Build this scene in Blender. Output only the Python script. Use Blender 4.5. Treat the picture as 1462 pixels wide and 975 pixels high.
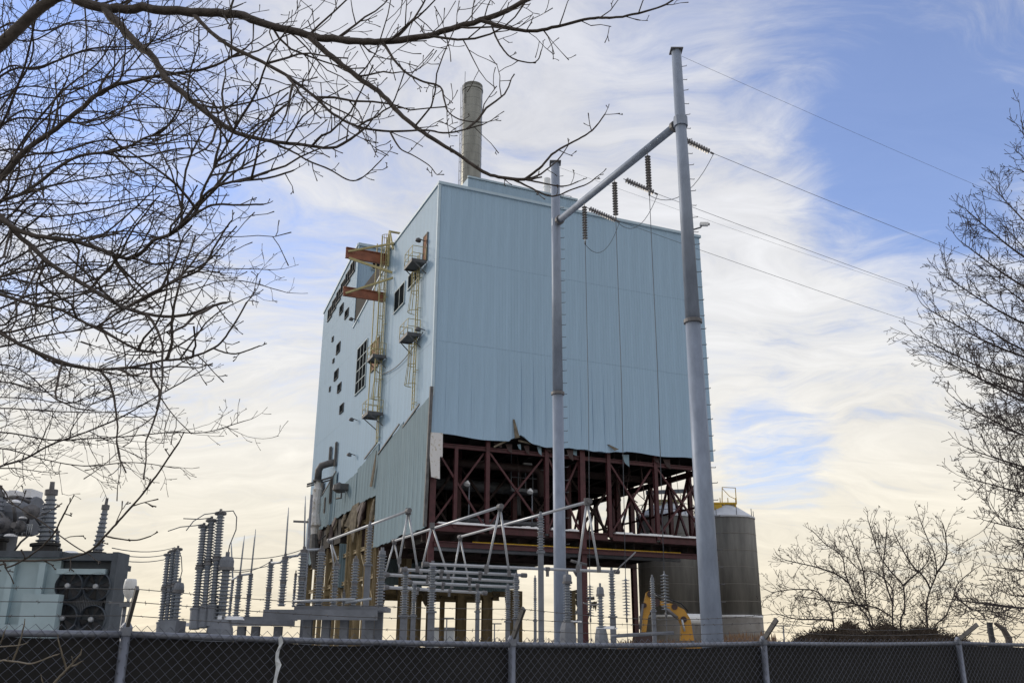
import bpy, math, random
from mathutils import Vector, Matrix, noise as mnoise

R = math.radians
S = bpy.context.scene
for o in list(bpy.data.objects):
    bpy.data.objects.remove(o)
COL = S.collection

# ------------------------------------------------------------------ camera
EYE = Vector((0, 0, 1.75))
F = 1300.0                    # focal length in pixels of a 1462 px wide picture
PITCH = 18.58
CR = Matrix.Rotation(R(90 + PITCH), 3, 'X') @ Matrix.Rotation(0.0054, 3, 'Z')
cam = bpy.data.cameras.new('camera')
cam.sensor_width = 36
cam.lens = F / 1462 * 36
cam.clip_start = 0.05
cam.clip_end = 6000
camo = bpy.data.objects.new('camera', cam)
COL.objects.link(camo)
camo.location = EYE
camo.rotation_euler = CR.to_euler()
S.camera = camo

# ------------------------------------------------------------------ world, sun, exposure
SUN_AZ, SUN_EL = -62, 22      # degrees right of the view axis (+Y), degrees up
world = bpy.data.worlds.new('World')
S.world = world
world.use_nodes = True
wn, wl = world.node_tree.nodes, world.node_tree.links
wn.clear()


def wnode(t, **kw):
    n = wn.new(t)
    for k, v in kw.items():
        setattr(n, k, v)
    return n


def wmath(op, a, b=None, c=None, clamp=False):
    n = wnode('ShaderNodeMath', operation=op, use_clamp=clamp)
    for i, v in enumerate((a, b, c)):
        if v is None:
            continue
        if isinstance(v, (int, float)):
            n.inputs[i].default_value = v
        else:
            wl.new(v, n.inputs[i])
    return n.outputs[0]


def pdir(px, py):
    d = CR @ Vector(((px - 731) / F, -(py - 487.5) / F, -1))
    return d.normalized()


sky = wnode('ShaderNodeTexSky', sky_type='NISHITA')
sky.sun_disc = False
sky.sun_elevation = R(SUN_EL)
sky.sun_rotation = R(SUN_AZ)
sky.altitude = 50
sky.air_density = 1.0
sky.dust_density = 0.2
sky.ozone_density = 4.0
tc = wnode('ShaderNodeTexCoord')
sep = wnode('ShaderNodeSeparateXYZ')
wl.new(tc.outputs['Generated'], sep.inputs[0])
zz = wmath('MAXIMUM', sep.outputs['Z'], 0.0)
den = wmath('ADD', zz, 0.22)
comb = wnode('ShaderNodeCombineXYZ')
wl.new(wmath('DIVIDE', sep.outputs['X'], den), comb.inputs[0])
wl.new(wmath('DIVIDE', sep.outputs['Y'], den), comb.inputs[1])
warp = wnode('ShaderNodeTexNoise')
warp.inputs['Scale'].default_value = 1.6
warp.inputs['Detail'].default_value = 3
wl.new(comb.outputs[0], warp.inputs['Vector'])
wsub = wnode('ShaderNodeVectorMath', operation='SUBTRACT')
wl.new(warp.outputs['Color'], wsub.inputs[0])
wsub.inputs[1].default_value = (.5, .5, .5)
wsc = wnode('ShaderNodeVectorMath', operation='SCALE')
wl.new(wsub.outputs[0], wsc.inputs[0])
wsc.inputs['Scale'].default_value = 0.55
wadd = wnode('ShaderNodeVectorMath', operation='ADD')
wl.new(comb.outputs[0], wadd.inputs[0])
wl.new(wsc.outputs[0], wadd.inputs[1])


def cloud_noise(scale, detail, rough, dist, loc, rot, sc):
    mp = wnode('ShaderNodeMapping')
    mp.inputs['Location'].default_value = loc
    mp.inputs['Rotation'].default_value = (0, 0, R(rot))
    mp.inputs['Scale'].default_value = sc
    wl.new(wadd.outputs[0], mp.inputs[0])
    n = wnode('ShaderNodeTexNoise')
    n.inputs['Scale'].default_value = scale
    n.inputs['Detail'].default_value = detail
    n.inputs['Roughness'].default_value = rough
    n.inputs['Distortion'].default_value = dist
    wl.new(mp.outputs[0], n.inputs['Vector'])
    return n.outputs['Fac']


n_big = cloud_noise(1.25, 3, .5, .3, (3.1, 1.7, 0), 20, (1, 1, 1))
n_wisp = cloud_noise(2.8, 11, .66, .7, (0.4, 5.2, 0), 38, (1.0, 2.6, 1))
n_fine = cloud_noise(8.0, 10, .66, .3, (2.4, .2, 0), -25, (1.0, 1.8, 1))
cov = wmath('ADD', wmath('MULTIPLY', n_big, .48), wmath('MULTIPLY', n_wisp, .80))
cov = wmath('ADD', cov, wmath('MULTIPLY', n_fine, .42))
# the veil looks thicker towards the horizon, where one looks through more of it
lowc = wnode('ShaderNodeMapRange', interpolation_type='SMOOTHSTEP')
wl.new(zz, lowc.inputs['Value'])
lowc.inputs['From Max'].default_value = .32
lowc.inputs['To Min'].default_value = .16
lowc.inputs['To Max'].default_value = 0
cov = wmath('ADD', cov, lowc.outputs[0])
# openings in the veil where the photograph shows clear blue
for (px, py, ang, s) in ((1330, 70, 10, .12), (1290, 225, 5.5, .21), (1150, 40, 7, .14), (905, 40, 4, .14), (1440, 300, 8, .17),
                         (170, 120, 7.5, .24), (1100, 645, 3.2, .26), (420, 320, 5, .12), (1250, 800, 5, .06),
                         (1430, 10, 10, .15), (60, 40, 5, .12)):
    d = pdir(px, py)
    vm = wnode('ShaderNodeVectorMath', operation='DOT_PRODUCT')
    wl.new(tc.outputs['Generated'], vm.inputs[0])
    vm.inputs[1].default_value = d
    mr = wnode('ShaderNodeMapRange', interpolation_type='SMOOTHSTEP')
    wl.new(vm.outputs['Value'], mr.inputs['Value'])
    mr.inputs['From Min'].default_value = math.cos(R(ang * 1.5))
    mr.inputs['From Max'].default_value = 1.0
    mr.inputs['To Min'].default_value = 0
    mr.inputs['To Max'].default_value = s
    cov = wmath('SUBTRACT', cov, mr.outputs[0])
mask = wnode('ShaderNodeMapRange', interpolation_type='SMOOTHSTEP')
wl.new(cov, mask.inputs['Value'])
mask.inputs['From Min'].default_value = .36
mask.inputs['From Max'].default_value = .90
mask.inputs['To Min'].default_value = .14
mask.inputs['To Max'].default_value = .97
# cloud colour: warm near the horizon, cooler overhead, thick patches a little greyer
ramp = wnode('ShaderNodeValToRGB')
wl.new(zz, ramp.inputs[0])
e = ramp.color_ramp.elements
e[0].position = 0.0
e[0].color = (.95, .83, .62, 1)
e[1].position = .62
e[1].color = (.72, .735, .80, 1)
m = ramp.color_ramp.elements.new(.14)
m.color = (.97, .905, .765, 1)
m = ramp.color_ramp.elements.new(.30)
m.color = (.89, .885, .875, 1)
vr = wnode('ShaderNodeMapRange')
wl.new(wmath('ADD', wmath('MULTIPLY', n_wisp, .6), wmath('MULTIPLY', n_big, .4)), vr.inputs['Value'])
vr.inputs['From Min'].default_value = .30
vr.inputs['From Max'].default_value = .70
vr.inputs['To Min'].default_value = 3.35
vr.inputs['To Max'].default_value = 5.0
cl = wnode('ShaderNodeVectorMath', operation='SCALE')
wl.new(ramp.outputs[0], cl.inputs[0])
wl.new(vr.outputs[0], cl.inputs['Scale'])
mix = wnode('ShaderNodeMix', data_type='RGBA')
wl.new(mask.outputs[0], mix.inputs['Factor'])
tint = wnode('ShaderNodeVectorMath', operation='MULTIPLY')
wl.new(sky.outputs[0], tint.inputs[0])
tint.inputs[1].default_value = (1.04, .94, 1.06)      # the camera's violet rendering of the blue
wl.new(tint.outputs[0], mix.inputs[6])
wl.new(cl.outputs[0], mix.inputs[7])
bg = wnode('ShaderNodeBackground')
bg.inputs['Strength'].default_value = 0.15
wl.new(mix.outputs[2], bg.inputs['Color'])
wo = wnode('ShaderNodeOutputWorld')
wl.new(bg.outputs[0], wo.inputs['Surface'])

sun = bpy.data.lights.new('sun', 'SUN')
sun.energy = 1.15
sun.angle = R(11)
sun.color = (1.0, .90, .76)
suno = bpy.data.objects.new('sun', sun)
COL.objects.link(suno)
sd = Vector((math.sin(R(SUN_AZ)) * math.cos(R(SUN_EL)), math.cos(R(SUN_AZ)) * math.cos(R(SUN_EL)), math.sin(R(SUN_EL))))
suno.rotation_euler = sd.to_track_quat('Z', 'Y').to_euler()
suno.location = sd * 50

S.render.engine = 'CYCLES'
S.render.resolution_x, S.render.resolution_y = 1024, 682
vs = S.view_settings
vs.view_transform = 'Standard'
vs.look = 'None'
vs.exposure = 0.6
vs.gamma = 1.0
vs.use_curve_mapping = False

# ------------------------------------------------------------------ picture geometry helpers


def P(px, py, Y):
    """point at forward distance Y on the line of sight of a photograph pixel"""
    d = CR @ Vector(((px - 731) / F, -(py - 487.5) / F, -1))
    return EYE + d * (Y / d.y)


def zat(px, py, Y):
    return P(px, py, Y).z


def wpx(w, p):
    """metres covered by w pixels at point p"""
    return w * (-(CR.transposed() @ (Vector(p) - EYE)).z) / F


# ------------------------------------------------------------------ materials
MATS = {}


def mat(name, col, rough=.6, metal=0.0, var=.12, scale=3.0, col2=None, stretch=(1, 1, 1), bump=0.0, bscale=None,
        rand=0.0, spec=.4, thr=(.35, .7), coords='Object', emit=None):
    m_ = bpy.data.materials.new(name)
    m_.use_nodes = True
    nt = m_.node_tree
    N, L = nt.nodes, nt.links
    b = N['Principled BSDF']
    b.inputs['Roughness'].default_value = rough
    b.inputs['Metallic'].default_value = metal
    b.inputs['Specular IOR Level'].default_value = spec
    t = N.new('ShaderNodeTexCoord')
    mp = N.new('ShaderNodeMapping')
    mp.inputs['Scale'].default_value = stretch
    L.new(t.outputs[coords], mp.inputs[0])
    n = N.new('ShaderNodeTexNoise')
    n.inputs['Scale'].default_value = scale
    n.inputs['Detail'].default_value = 7
    n.inputs['Roughness'].default_value = .62
    L.new(mp.outputs[0], n.inputs['Vector'])
    mr = N.new('ShaderNodeMapRange')
    mr.inputs['From Min'].default_value = thr[0]
    mr.inputs['From Max'].default_value = thr[1]
    L.new(n.outputs['Fac'], mr.inputs['Value'])
    mx = N.new('ShaderNodeMix')
    mx.data_type = 'RGBA'
    if col2 is None:
        a = tuple(c * (1 - var) for c in col)
        bb = tuple(min(1, c * (1 + var)) for c in col)
    else:
        a, bb = col, col2
    mx.inputs[6].default_value = (*a, 1)
    mx.inputs[7].default_value = (*bb, 1)
    L.new(mr.outputs[0], mx.inputs['Factor'])
    out = mx.outputs[2]
    if rand:
        oi = N.new('ShaderNodeObjectInfo')
        r2 = N.new('ShaderNodeMapRange')
        r2.inputs['To Min'].default_value = 1 - rand
        r2.inputs['To Max'].default_value = 1 + rand
        L.new(oi.outputs['Random'], r2.inputs['Value'])
        sc = N.new('ShaderNodeVectorMath')
        sc.operation = 'SCALE'
        L.new(out, sc.inputs[0])
        L.new(r2.outputs[0], sc.inputs['Scale'])
        out = sc.outputs[0]
    L.new(out, b.inputs['Base Color'])
    if bump:
        n2 = N.new('ShaderNodeTexNoise')
        n2.inputs['Scale'].default_value = bscale or scale * 4
        n2.inputs['Detail'].default_value = 5
        L.new(mp.outputs[0], n2.inputs['Vector'])
        bp = N.new('ShaderNodeBump')
        bp.inputs['Strength'].default_value = bump
        bp.inputs['Distance'].default_value = .02
        L.new(n2.outputs['Fac'], bp.inputs['Height'])
        L.new(bp.outputs[0], b.inputs['Normal'])
    if emit:
        b.inputs['Emission Color'].default_value = (*emit[0], 1)
        b.inputs['Emission Strength'].default_value = emit[1]
    MATS[name] = m_
    return m_


M_SIDING = mat('siding', (.325, .465, .61), .55, .0, .075, .6, stretch=(2.0, 2.0, .12), rand=.02, spec=.25)
M_SIDGREEN = mat('weathered_siding', (.18, .262, .315), .65, 0, .17, 1.0, stretch=(2.5, 2.5, .15), rand=.04, spec=.2)
M_TRIM = mat('siding_trim', (.40, .52, .62), .5, 0, .06, 2)
M_MAROON = mat('maroon_steel', (.068, .020, .025), .55, 0, .3, 2.5)
M_DARKST = mat('dark_steel', (.045, .028, .028), .7, 0, .3, 1.5)
M_DARK = mat('dark_interior', (.025, .022, .022), .85, 0, .35, .8)  # near-black base colour for cores, joists, machinery and backing
M_TAN = mat('primed_tan_steel', (.24, .19, .11), .65, 0, .22, 2.2, rand=.1)
M_YEL = mat('yellow_paint', (.40, .35, .17), .55, 0, .15, 4)
M_YELPIPE = mat('yellow_pipe', (.60, .38, .03), .45, 0, .1, 4)
M_ORANGE = mat('rusty_orange_steel', (.30, .115, .07), .6, 0, .25, 1.6)
M_GLASS = mat('dark_void_pane', (.018, .022, .026), .9, 0, .5, .8, spec=.0)  # matte near-black: the dark void behind the windows is painted into the panes
M_FRAME = mat('window_frame', (.36, .44, .48), .5, 0, .1, 4)
M_RUSTIN = mat('broken_window_rust', (.22, .10, .05), .8, 0, .5, 2)
M_SNOW = mat('snow', (.82, .84, .88), .7, 0, .05, 6, bump=.3)
M_INSUL = mat('torn_insulation', (.14, .12, .09), .9, 0, .4, 3, bump=.15)
M_WHITEINS = mat('white_insulation', (.62, .62, .63), .85, 0, .1, 4, col2=(.40, .36, .28), thr=(.56, .64), stretch=(1, 1, 1))
M_STACK = mat('chimney_steel', (.22, .22, .195), .28, .65, .25, .6, stretch=(3, 3, .3), bump=.06)
M_GALV = mat('galvanised_pole', (.24, .285, .37), .55, .2, .17, 2.6, stretch=(1, 1, .35), bump=.06)
M_GALV2 = mat('galvanised_steel', (.36, .39, .43), .45, .4, .15, 5)
M_RAIL = mat('fence_galvanised', (.20, .22, .27), .5, .45, .16, 9, bump=.1)
M_MESHW = mat('mesh_wire', (.13, .145, .19), .55, .3, .2, 9)
M_ALU = mat('aluminium_tube', (.40, .42, .45), .4, .5, .08, 4)
M_STEELG = mat('grey_substation_steel', (.17, .185, .215), .6, .15, .18, 2.5)
M_PORC = mat('grey_porcelain', (.20, .225, .265), .28, 0, .08, 5, spec=.55, rand=.08)
M_DISC = mat('disc_glaze', (.20, .195, .20), .3, 0, .1, 5, spec=.6)
M_CAPM = mat('cast_cap', (.14, .14, .15), .55, .3, .2, 6)
M_CONC = mat('silo_concrete', (.13, .128, .122), .9, 0, .2, .9, col2=(.235, .23, .215), stretch=(1.6, 1.6, .22), bump=.3, bscale=6)
M_CONCB = mat('silo_base_concrete', (.26, .25, .235), .9, 0, .2, 1.2, col2=(.19, .175, .16))
M_ROOFSN = mat('snowy_roof', (.55, .58, .64), .7, 0, .1, 1.2, col2=(.72, .74, .79))
M_BARK = mat('bark', (.085, .072, .065), .9, 0, .3, 12, bump=.5, bscale=40)
M_BARKPALE = mat('pale_bark', (.24, .21, .17), .85, 0, .2, 14, bump=.4, bscale=40)
M_BARKR = mat('twig_bark', (.060, .050, .050), .9, 0, .25, 6)
M_LEAF = mat('dead_leaf', (.07, .045, .03), .8, 0, .3, 6)
M_BRUSH = mat('dead_brush', (.075, .058, .046), .95, 0, .4, 3, bump=.6)
M_REED = mat('dry_reed', (.26, .17, .11), .9, 0, .3, 4)
M_SCREEN = mat('black_privacy_screen', (.013, .013, .014), .85, 0, .25, 1.3, col2=(.022, .022, .024), bump=.15, bscale=60)
M_PLASTIC = mat('clear_plastic_strip', (.62, .66, .70), .25, 0, .25, 9)
M_XF = mat('transformer_paint', (.36, .47, .52), .5, 0, .08, 2)
M_XFD = mat('radiator_dark', (.07, .085, .105), .6, 0, .25, 3)
M_BLACK = mat('black_rubber', (.018, .018, .02), .6, 0, .2, 4)
M_WIRE = mat('conductor_wire', (.10, .11, .13), .6, .2, .1, 4)
M_CAT = mat('excavator_yellow', (.42, .22, .035), .45, 0, .12, 2)
M_WHITE = mat('white_paint', (.72, .74, .76), .5, 0, .08, 3)
M_GROUND = mat('ground', (.075, .065, .05), .95, 0, .2, .12, col2=(.14, .125, .10), bump=.5, bscale=3)
M_SNOWG = mat('old_snow_ground', (.55, .57, .60), .9, 0, .2, .3, col2=(.16, .14, .11), thr=(.45, .6))
M_FARTREE = mat('far_trees', (.20, .17, .165), .95, 0, .3, .3)
M_FARB = mat('far_building', (.42, .45, .48), .8, 0, .1, .2)
M_HOIST = mat('blackened_pipe', (.11, .11, .115), .6, .2, .3, 3)

# ------------------------------------------------------------------ mesh builder


class MB:
    def __init__(s):
        s.v, s.f, s.sm = [], [], []

    def add(s, vs_, fs, smooth=False):
        k = len(s.v)
        s.v.extend([tuple(p) for p in vs_])
        for f in fs:
            s.f.append([i + k for i in f])
            s.sm.append(smooth)

    def box(s, a, b):
        x0, y0, z0 = a
        x1, y1, z1 = b
        s.add([(x0, y0, z0), (x1, y0, z0), (x1, y1, z0), (x0, y1, z0), (x0, y0, z1), (x1, y0, z1), (x1, y1, z1), (x0, y1, z1)],
              [(0, 3, 2, 1), (4, 5, 6, 7), (0, 1, 5, 4), (1, 2, 6, 5), (2, 3, 7, 6), (3, 0, 4, 7)])
        return s

    def bar(s, p, q, w, h=None, up=(0, 0, 1)):
        """rectangular bar from p to q; w sideways, h along up"""
        p, q = Vector(p), Vector(q)
        h = w if h is None else h
        d = (q - p).normalized()
        u = Vector(up)
        if abs(d.dot(u)) > .98:
            u = Vector((0, 1, 0))
        sx = d.cross(u).normalized()
        uu = sx.cross(d).normalized()
        vs_ = []
        for c in (p, q):
            for a, b in ((-1, -1), (1, -1), (1, 1), (-1, 1)):
                vs_.append(c + sx * a * w / 2 + uu * b * h / 2)
        s.add(vs_, [(0, 1, 2, 3), (7, 6, 5, 4), (0, 4, 5, 1), (1, 5, 6, 2), (2, 6, 7, 3), (3, 7, 4, 0)])
        return s

    def ibeam(s, p, q, w, h, t=.03):
        p, q = Vector(p), Vector(q)
        up = Vector((0, 0, 1))
        d = (q - p).normalized()
        if abs(d.z) > .9:
            up = Vector((0, 1, 0))
        sx = d.cross(up).normalized()
        uu = sx.cross(d).normalized()
        s.bar(p + uu * (h / 2 - t / 2), q + uu * (h / 2 - t / 2), w, t, uu)
        s.bar(p - uu * (h / 2 - t / 2), q - uu * (h / 2 - t / 2), w, t, uu)
        s.bar(p, q, t, h - 2 * t, uu)
        return s

    def tube(s, pts, rad, n=8, caps=True, smooth=True):
        pts = [Vector(p) for p in pts]
        if not isinstance(rad, (list, tuple)):
            rad = [rad] * len(pts)
        vs_, fs = [], []
        prev = None
        for i, p in enumerate(pts):
            if i == 0:
                t = pts[1] - pts[0]
            elif i == len(pts) - 1:
                t = pts[-1] - pts[-2]
            else:
                t = pts[i + 1] - pts[i - 1]
            if t.length < 1e-9:
                t = Vector((0, 0, 1))
            t.normalize()
            if prev is None:
                a = Vector((0, 0, 1)) if abs(t.z) < .9 else Vector((1, 0, 0))
                nx = t.cross(a).normalized()
            else:
                nx = prev - t * prev.dot(t)
                if nx.length < 1e-6:
                    nx = t.orthogonal()
                nx.normalize()
            prev = nx
            ny = t.cross(nx)
            for k in range(n):
                an = 2 * math.pi * k / n
                vs_.append(p + (nx * math.cos(an) + ny * math.sin(an)) * rad[i])
        for i in range(len(pts) - 1):
            for k in range(n):
                a, b = i * n + k, i * n + (k + 1) % n
                fs.append((a, b, b + n, a + n))
        s.add(vs_, fs, smooth)
        if caps:
            k = len(s.v) - len(vs_)
            s.f.append([k + j for j in reversed(range(n))])
            s.sm.append(False)
            e_ = k + (len(pts) - 1) * n
            s.f.append([e_ + j for j in range(n)])
            s.sm.append(False)
        return s

    def lathe(s, prof, base=(0, 0, 0), axis=(0, 0, 1), n=12, smooth=False):
        """prof: list of (radius, distance along axis)"""
        base, ax = Vector(base), Vector(axis).normalized()
        nx = ax.orthogonal().normalized()
        if abs(ax.z) > .999:
            nx = Vector((1, 0, 0))
        ny = ax.cross(nx)
        vs_, fs = [], []
        for r, h in prof:
            for k in range(n):
                an = 2 * math.pi * (k + .5) / n
                vs_.append(base + ax * h + (nx * math.cos(an) + ny * math.sin(an)) * r)
        for i in range(len(prof) - 1):
            for k in range(n):
                a, b = i * n + k, i * n + (k + 1) % n
                fs.append((a, b, b + n, a + n))
        s.add(vs_, fs, smooth)
        k = len(s.v) - len(vs_)
        m_ = k + (len(prof) - 1) * n
        s.f.append([k + j for j in reversed(range(n))])
        s.f.append([m_ + j for j in range(n)])
        s.sm += [False, False]
        return s

    def poly(s, pts, th):
        """flat polygon pts (world order) thickened by vector th"""
        n = len(pts)
        th = Vector(th)
        vs_ = [Vector(p) for p in pts] + [Vector(p) + th for p in pts]
        fs = [tuple(range(n)), tuple(reversed(range(n, 2 * n)))]
        for i in range(n):
            j = (i + 1) % n
            fs.append((j, i, i + n, j + n))
        s.add(vs_, fs)
        return s

    def mesh(s, name, m_, org=(0, 0, 0)):
        me = bpy.data.meshes.new(name)
        ox, oy, oz = org
        me.from_pydata([(x - ox, y - oy, z - oz) for x, y, z in s.v], [], s.f)
        me.polygons.foreach_set('use_smooth', s.sm)
        me.materials.append(m_)
        me.update()
        return me

    def build(s, name, m_, parent=None, world_=True):
        """parent: an Empty without rotation when world_ (vertices are in world space then)"""
        org = (0, 0, 0)
        if parent is not None and world_:
            org = tuple(wloc(parent))
        o = bpy.data.objects.new(name, s.mesh(name, m_, org))
        COL.objects.link(o)
        if parent is not None:
            o.parent = parent
        return o

    def thing(s, name, m_, org, label, cat, group=None):
        o = bpy.data.objects.new(name, s.mesh(name, m_, tuple(org)))
        COL.objects.link(o)
        o.location = org
        tag(o, label, cat, group)
        return o


def wloc(o):
    v = Vector(o.location)
    while o.parent:
        o = o.parent
        v = v + Vector(o.location)
    return v


def tag(o, label=None, cat=None, group=None, kind=None):
    if label:
        o['label'] = label
    if cat:
        o['category'] = cat
    if group:
        o['group'] = group
    if kind:
        o['kind'] = kind
    return o


def empty(name, loc, label, cat, group=None, rz=0.0):
    o = bpy.data.objects.new(name, None)
    o.empty_display_size = .3
    COL.objects.link(o)
    o.location = loc
    o.rotation_euler = (0, 0, rz)
    return tag(o, label, cat, group)


def instance(me, name, parent, loc=(0, 0, 0), rot=(0, 0, 0), scale=(1, 1, 1)):
    o = bpy.data.objects.new(name, me)
    COL.objects.link(o)
    o.parent = parent
    o.location, o.rotation_euler, o.scale = loc, rot, scale
    return o


rng = random.Random(7)

# ------------------------------------------------------------------ ground
g = MB()
gx = [-3000, -600, -150, -60, -20, 0, 20, 60, 150, 600, 3000]
gy = [-600, -100, -20, 0, 5, 10, 20, 40, 80, 150, 400, 1200, 4000]
for j, y in enumerate(gy):
    for i, x in enumerate(gx):
        g.v.append((x, y, 0))
for j in range(len(gy) - 1):
    for i in range(len(gx) - 1):
        a = j * len(gx) + i
        g.f.append([a, a + 1, a + 1 + len(gx), a + len(gx)])
        g.sm.append(False)
tag(g.build('ground', M_GROUND), kind='structure')
g = MB()
g.box((-40, 13, .004), (60, 62, .06))
tag(g.build('gravel_yard', M_SNOWG), kind='structure')

# ------------------------------------------------------------------ the power station building
TH = R(23.4)
UX = Vector((math.cos(TH), math.sin(TH), 0))
VX = Vector((-math.sin(TH), math.cos(TH), 0))
B0 = Vector((-5.40, 60.0, 0))


def ray(px, py):
    return CR @ Vector(((px - 731) / F, -(py - 487.5) / F, -1))


def on_left(px, py, u=0.0):
    """(v, z) where the line of sight meets the plane u = const of the building"""
    d = ray(px, py)
    t = ((B0 + UX * u - EYE).dot(UX)) / d.dot(UX)
    p = EYE + d * t
    return (p - B0).dot(VX), p.z


def on_front(px, py, v=0.0):
    """(u, z) where the line of sight meets the plane v = const"""
    d = ray(px, py)
    t = ((B0 + VX * v - EYE).dot(VX)) / d.dot(VX)
    p = EYE + d * t
    return (p - B0).dot(UX), p.z


BLD = empty('power_station_building', B0, 'tall pale blue metal clad power station block, half stripped at its base', 'building', rz=TH)
W, D1, D2 = 22.8, 25.0, 40.0
ZB, ZT = 15.4, 34.2


def bb(name, m_, mb, parent=BLD):
    return mb.build(name, m_, parent, world_=False)


# ribbed siding panels ----------------------------------------------------
PCACHE = {}


def panel_mesh(w, h, m_, zt=None, zb=None):
    """ribbed sheet: x 0..w, outward -y, z 0..h; zt/zb optional functions x -> z of its top / bottom"""
    key = (round(w, 3), round(h, 3), m_.name)
    if zt is None and zb is None and key in PCACHE:
        return PCACHE[key]
    nrib = 4
    xs, ys = [], []
    for i in range(nrib):
        a = w * i / nrib
        p = w / nrib
        for q, yy in ((.0, 0), (.56, 0), (.66, -.017), (.88, -.017), (.98, 0)):
            xs.append(a + p * q)
            ys.append(yy)
    xs.append(w - .012)
    ys.append(0)
    mb = MB()
    rows = 2 if (zb is None) else 6
    vs_, fs = [], []
    for r in range(rows):
        t = r / (rows - 1)
        for x, y in zip(xs, ys):
            a = zb(x)[0] if zb else 0
            b = zt(x) if zt else h
            z = a + (b - a) * t
            yo = 0
            if zb:
                yo = -zb(x)[1] * (1 - min(1, t * 2.0)) ** 2
            vs_.append((x, y + yo, z))
    n = len(xs)
    for r in range(rows - 1):
        for i in range(n - 1):
            a = r * n + i
            fs.append((a, a + 1, a + 1 + n, a + n))
    # returned edges give the sheet its thickness
    k = len(vs_)
    vs_ += [(x, .04, z) for x, y, z in (vs_[0], vs_[n - 1], vs_[n * rows - 1], vs_[n * (rows - 1)])]
    fs += [(0, k, k + 1, n - 1), (n * (rows - 1), n * rows - 1, k + 2, k + 3), (0, n * (rows - 1), k + 3, k), (n - 1, k + 1, k + 2, n * rows - 1)]
    mb.add(vs_, fs)
    me = mb.mesh('siding_panel', m_)
    if zt is None and zb is None:
        PCACHE[key] = me
    return me


SEAM = [ZB, 22.0, 28.3, ZT]
NF = 24
PW = W / NF


def front_bottom(u):
    """lower edge of the torn bottom course (offset, outward curl) from the picture"""
    z = .06 * math.sin(u * 1.3)
    c = 0.0
    if u < 5.8:
        z += -.05 * u * .35
        c = .02
    elif u < 15.2:
        t = (u - 5.8) / 9.4
        z += .42 * math.exp(-((u - 6.6) / .6) ** 2) - .18 * math.sin(math.pi * t) + .03 * math.sin(u * 5)
        c = .05 + .04 * math.sin(u * 1.1)
    return z, c


for i in range(NF):
    for r in range(3):
        z0, z1 = SEAM[r], SEAM[r + 1] - .012
        if r == 0:
            me = panel_mesh(PW, z1 - z0, M_SIDING, zb=lambda x, i=i: front_bottom(i * PW + x))
        else:
            me = panel_mesh(PW, z1 - z0, M_SIDING)
        instance(me, 'siding_panel', BLD, (i * PW, -.0, z0))
NR = 26
for i in range(NR):
    for r in range(3):
        instance(panel_mesh(D1 / NR, SEAM[r + 1] - .012 - SEAM[r], M_SIDING), 'siding_panel', BLD, (W, i * D1 / NR, SEAM[r]), (0, 0, R(90)))


def left_top(v):
    if v < 13.3:
        return ZT
    if v < 25:
        return 33.2 + (30.9 - 33.2) * (v - 13.3) / 11.7
    return 39.7 + (37.5 - 39.7) * (v - 25) / 15


def left_bot(v):
    if v < 12.8:
        return 17.0 - .1 * v
    return 15.4


NL = 42
PL = D2 / NL
for i in range(NL):
    v0, v1 = i * PL, (i + 1) * PL
    vm = (v0 + v1) / 2
    seams = [left_bot(vm), 22.0, 28.3, 34.2, 60]
    for r in range(4):
        z0 = seams[r]
        if z0 > left_top(vm) - .3:
            break
        top0, top1 = left_top(v0 + .001), left_top(v1 - .001)
        if (v0 < 13.3 < v1) or (v0 < 25 < v1):
            top0 = top1 = left_top(vm)
        if seams[r + 1] < min(top0, top1) - .3:
            me = panel_mesh(PL, seams[r + 1] - .012 - z0, M_SIDING)
            last = False
        else:
            # local x runs towards the front: x=0 is v1
            me = panel_mesh(PL, 1, M_SIDING, zt=lambda x, a=top1 - z0, b=top0 - z0: a + (b - a) * x / PL)
            last = True
        instance(me, 'siding_panel', BLD, (0, v1, z0), (0, 0, R(-90)))
        if last:
            break
# weathered lower courses of the left wall: four overlapping hanging sections, each a row of sheets
SECT = [  # v0, v1, z top at v0, z top at v1, z bottom, proud
    (0.05, 6.2, 18.0, 17.3, 9.15, .16), (6.2, 12.9, 17.5, 16.4, 9.05, .13),
    (12.95, 19.5, 17.2, 16.2, 13.1, .10), (19.5, 27.2, 15.9, 15.5, 12.9, .14),
    (27.2, 33.4, 17.4, 15.8, 12.6, .18), (36.3, 40.0, 14.8, 14.4, 9.6, .12)]
for (va, vb, za, zb_, zl, pr) in SECT:
    n = max(2, round((vb - va) / .95))
    w = (vb - va) / n
    for i in range(n):
        a, b = va + i * w, va + (i + 1) * w
        jag = rng.uniform(-.1, .1)
        t0 = za + (zb_ - za) * (i / n) - zl + jag
        t1 = za + (zb_ - za) * ((i + 1) / n) - zl + jag
        bot = [rng.uniform(-.1, .1), rng.uniform(-.1, .1)]
        me = panel_mesh(w, 1, M_SIDGREEN, zt=lambda x, p=t1, q=t0, w=w: p + (q - p) * x / w,
                        zb=lambda x, b_=bot, w=w: (b_[0] + (b_[1] - b_[0]) * x / w, .02))
        instance(me, 'siding_panel', BLD, (-pr, b, zl), (0, 0, R(-90)))

# solid cores behind the siding
c = MB()
c.box((.06, .06, ZB + .35), (W - .06, D1 - .06, ZT - .05))
bb('wall_core', M_DARK, c)
c = MB()
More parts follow.
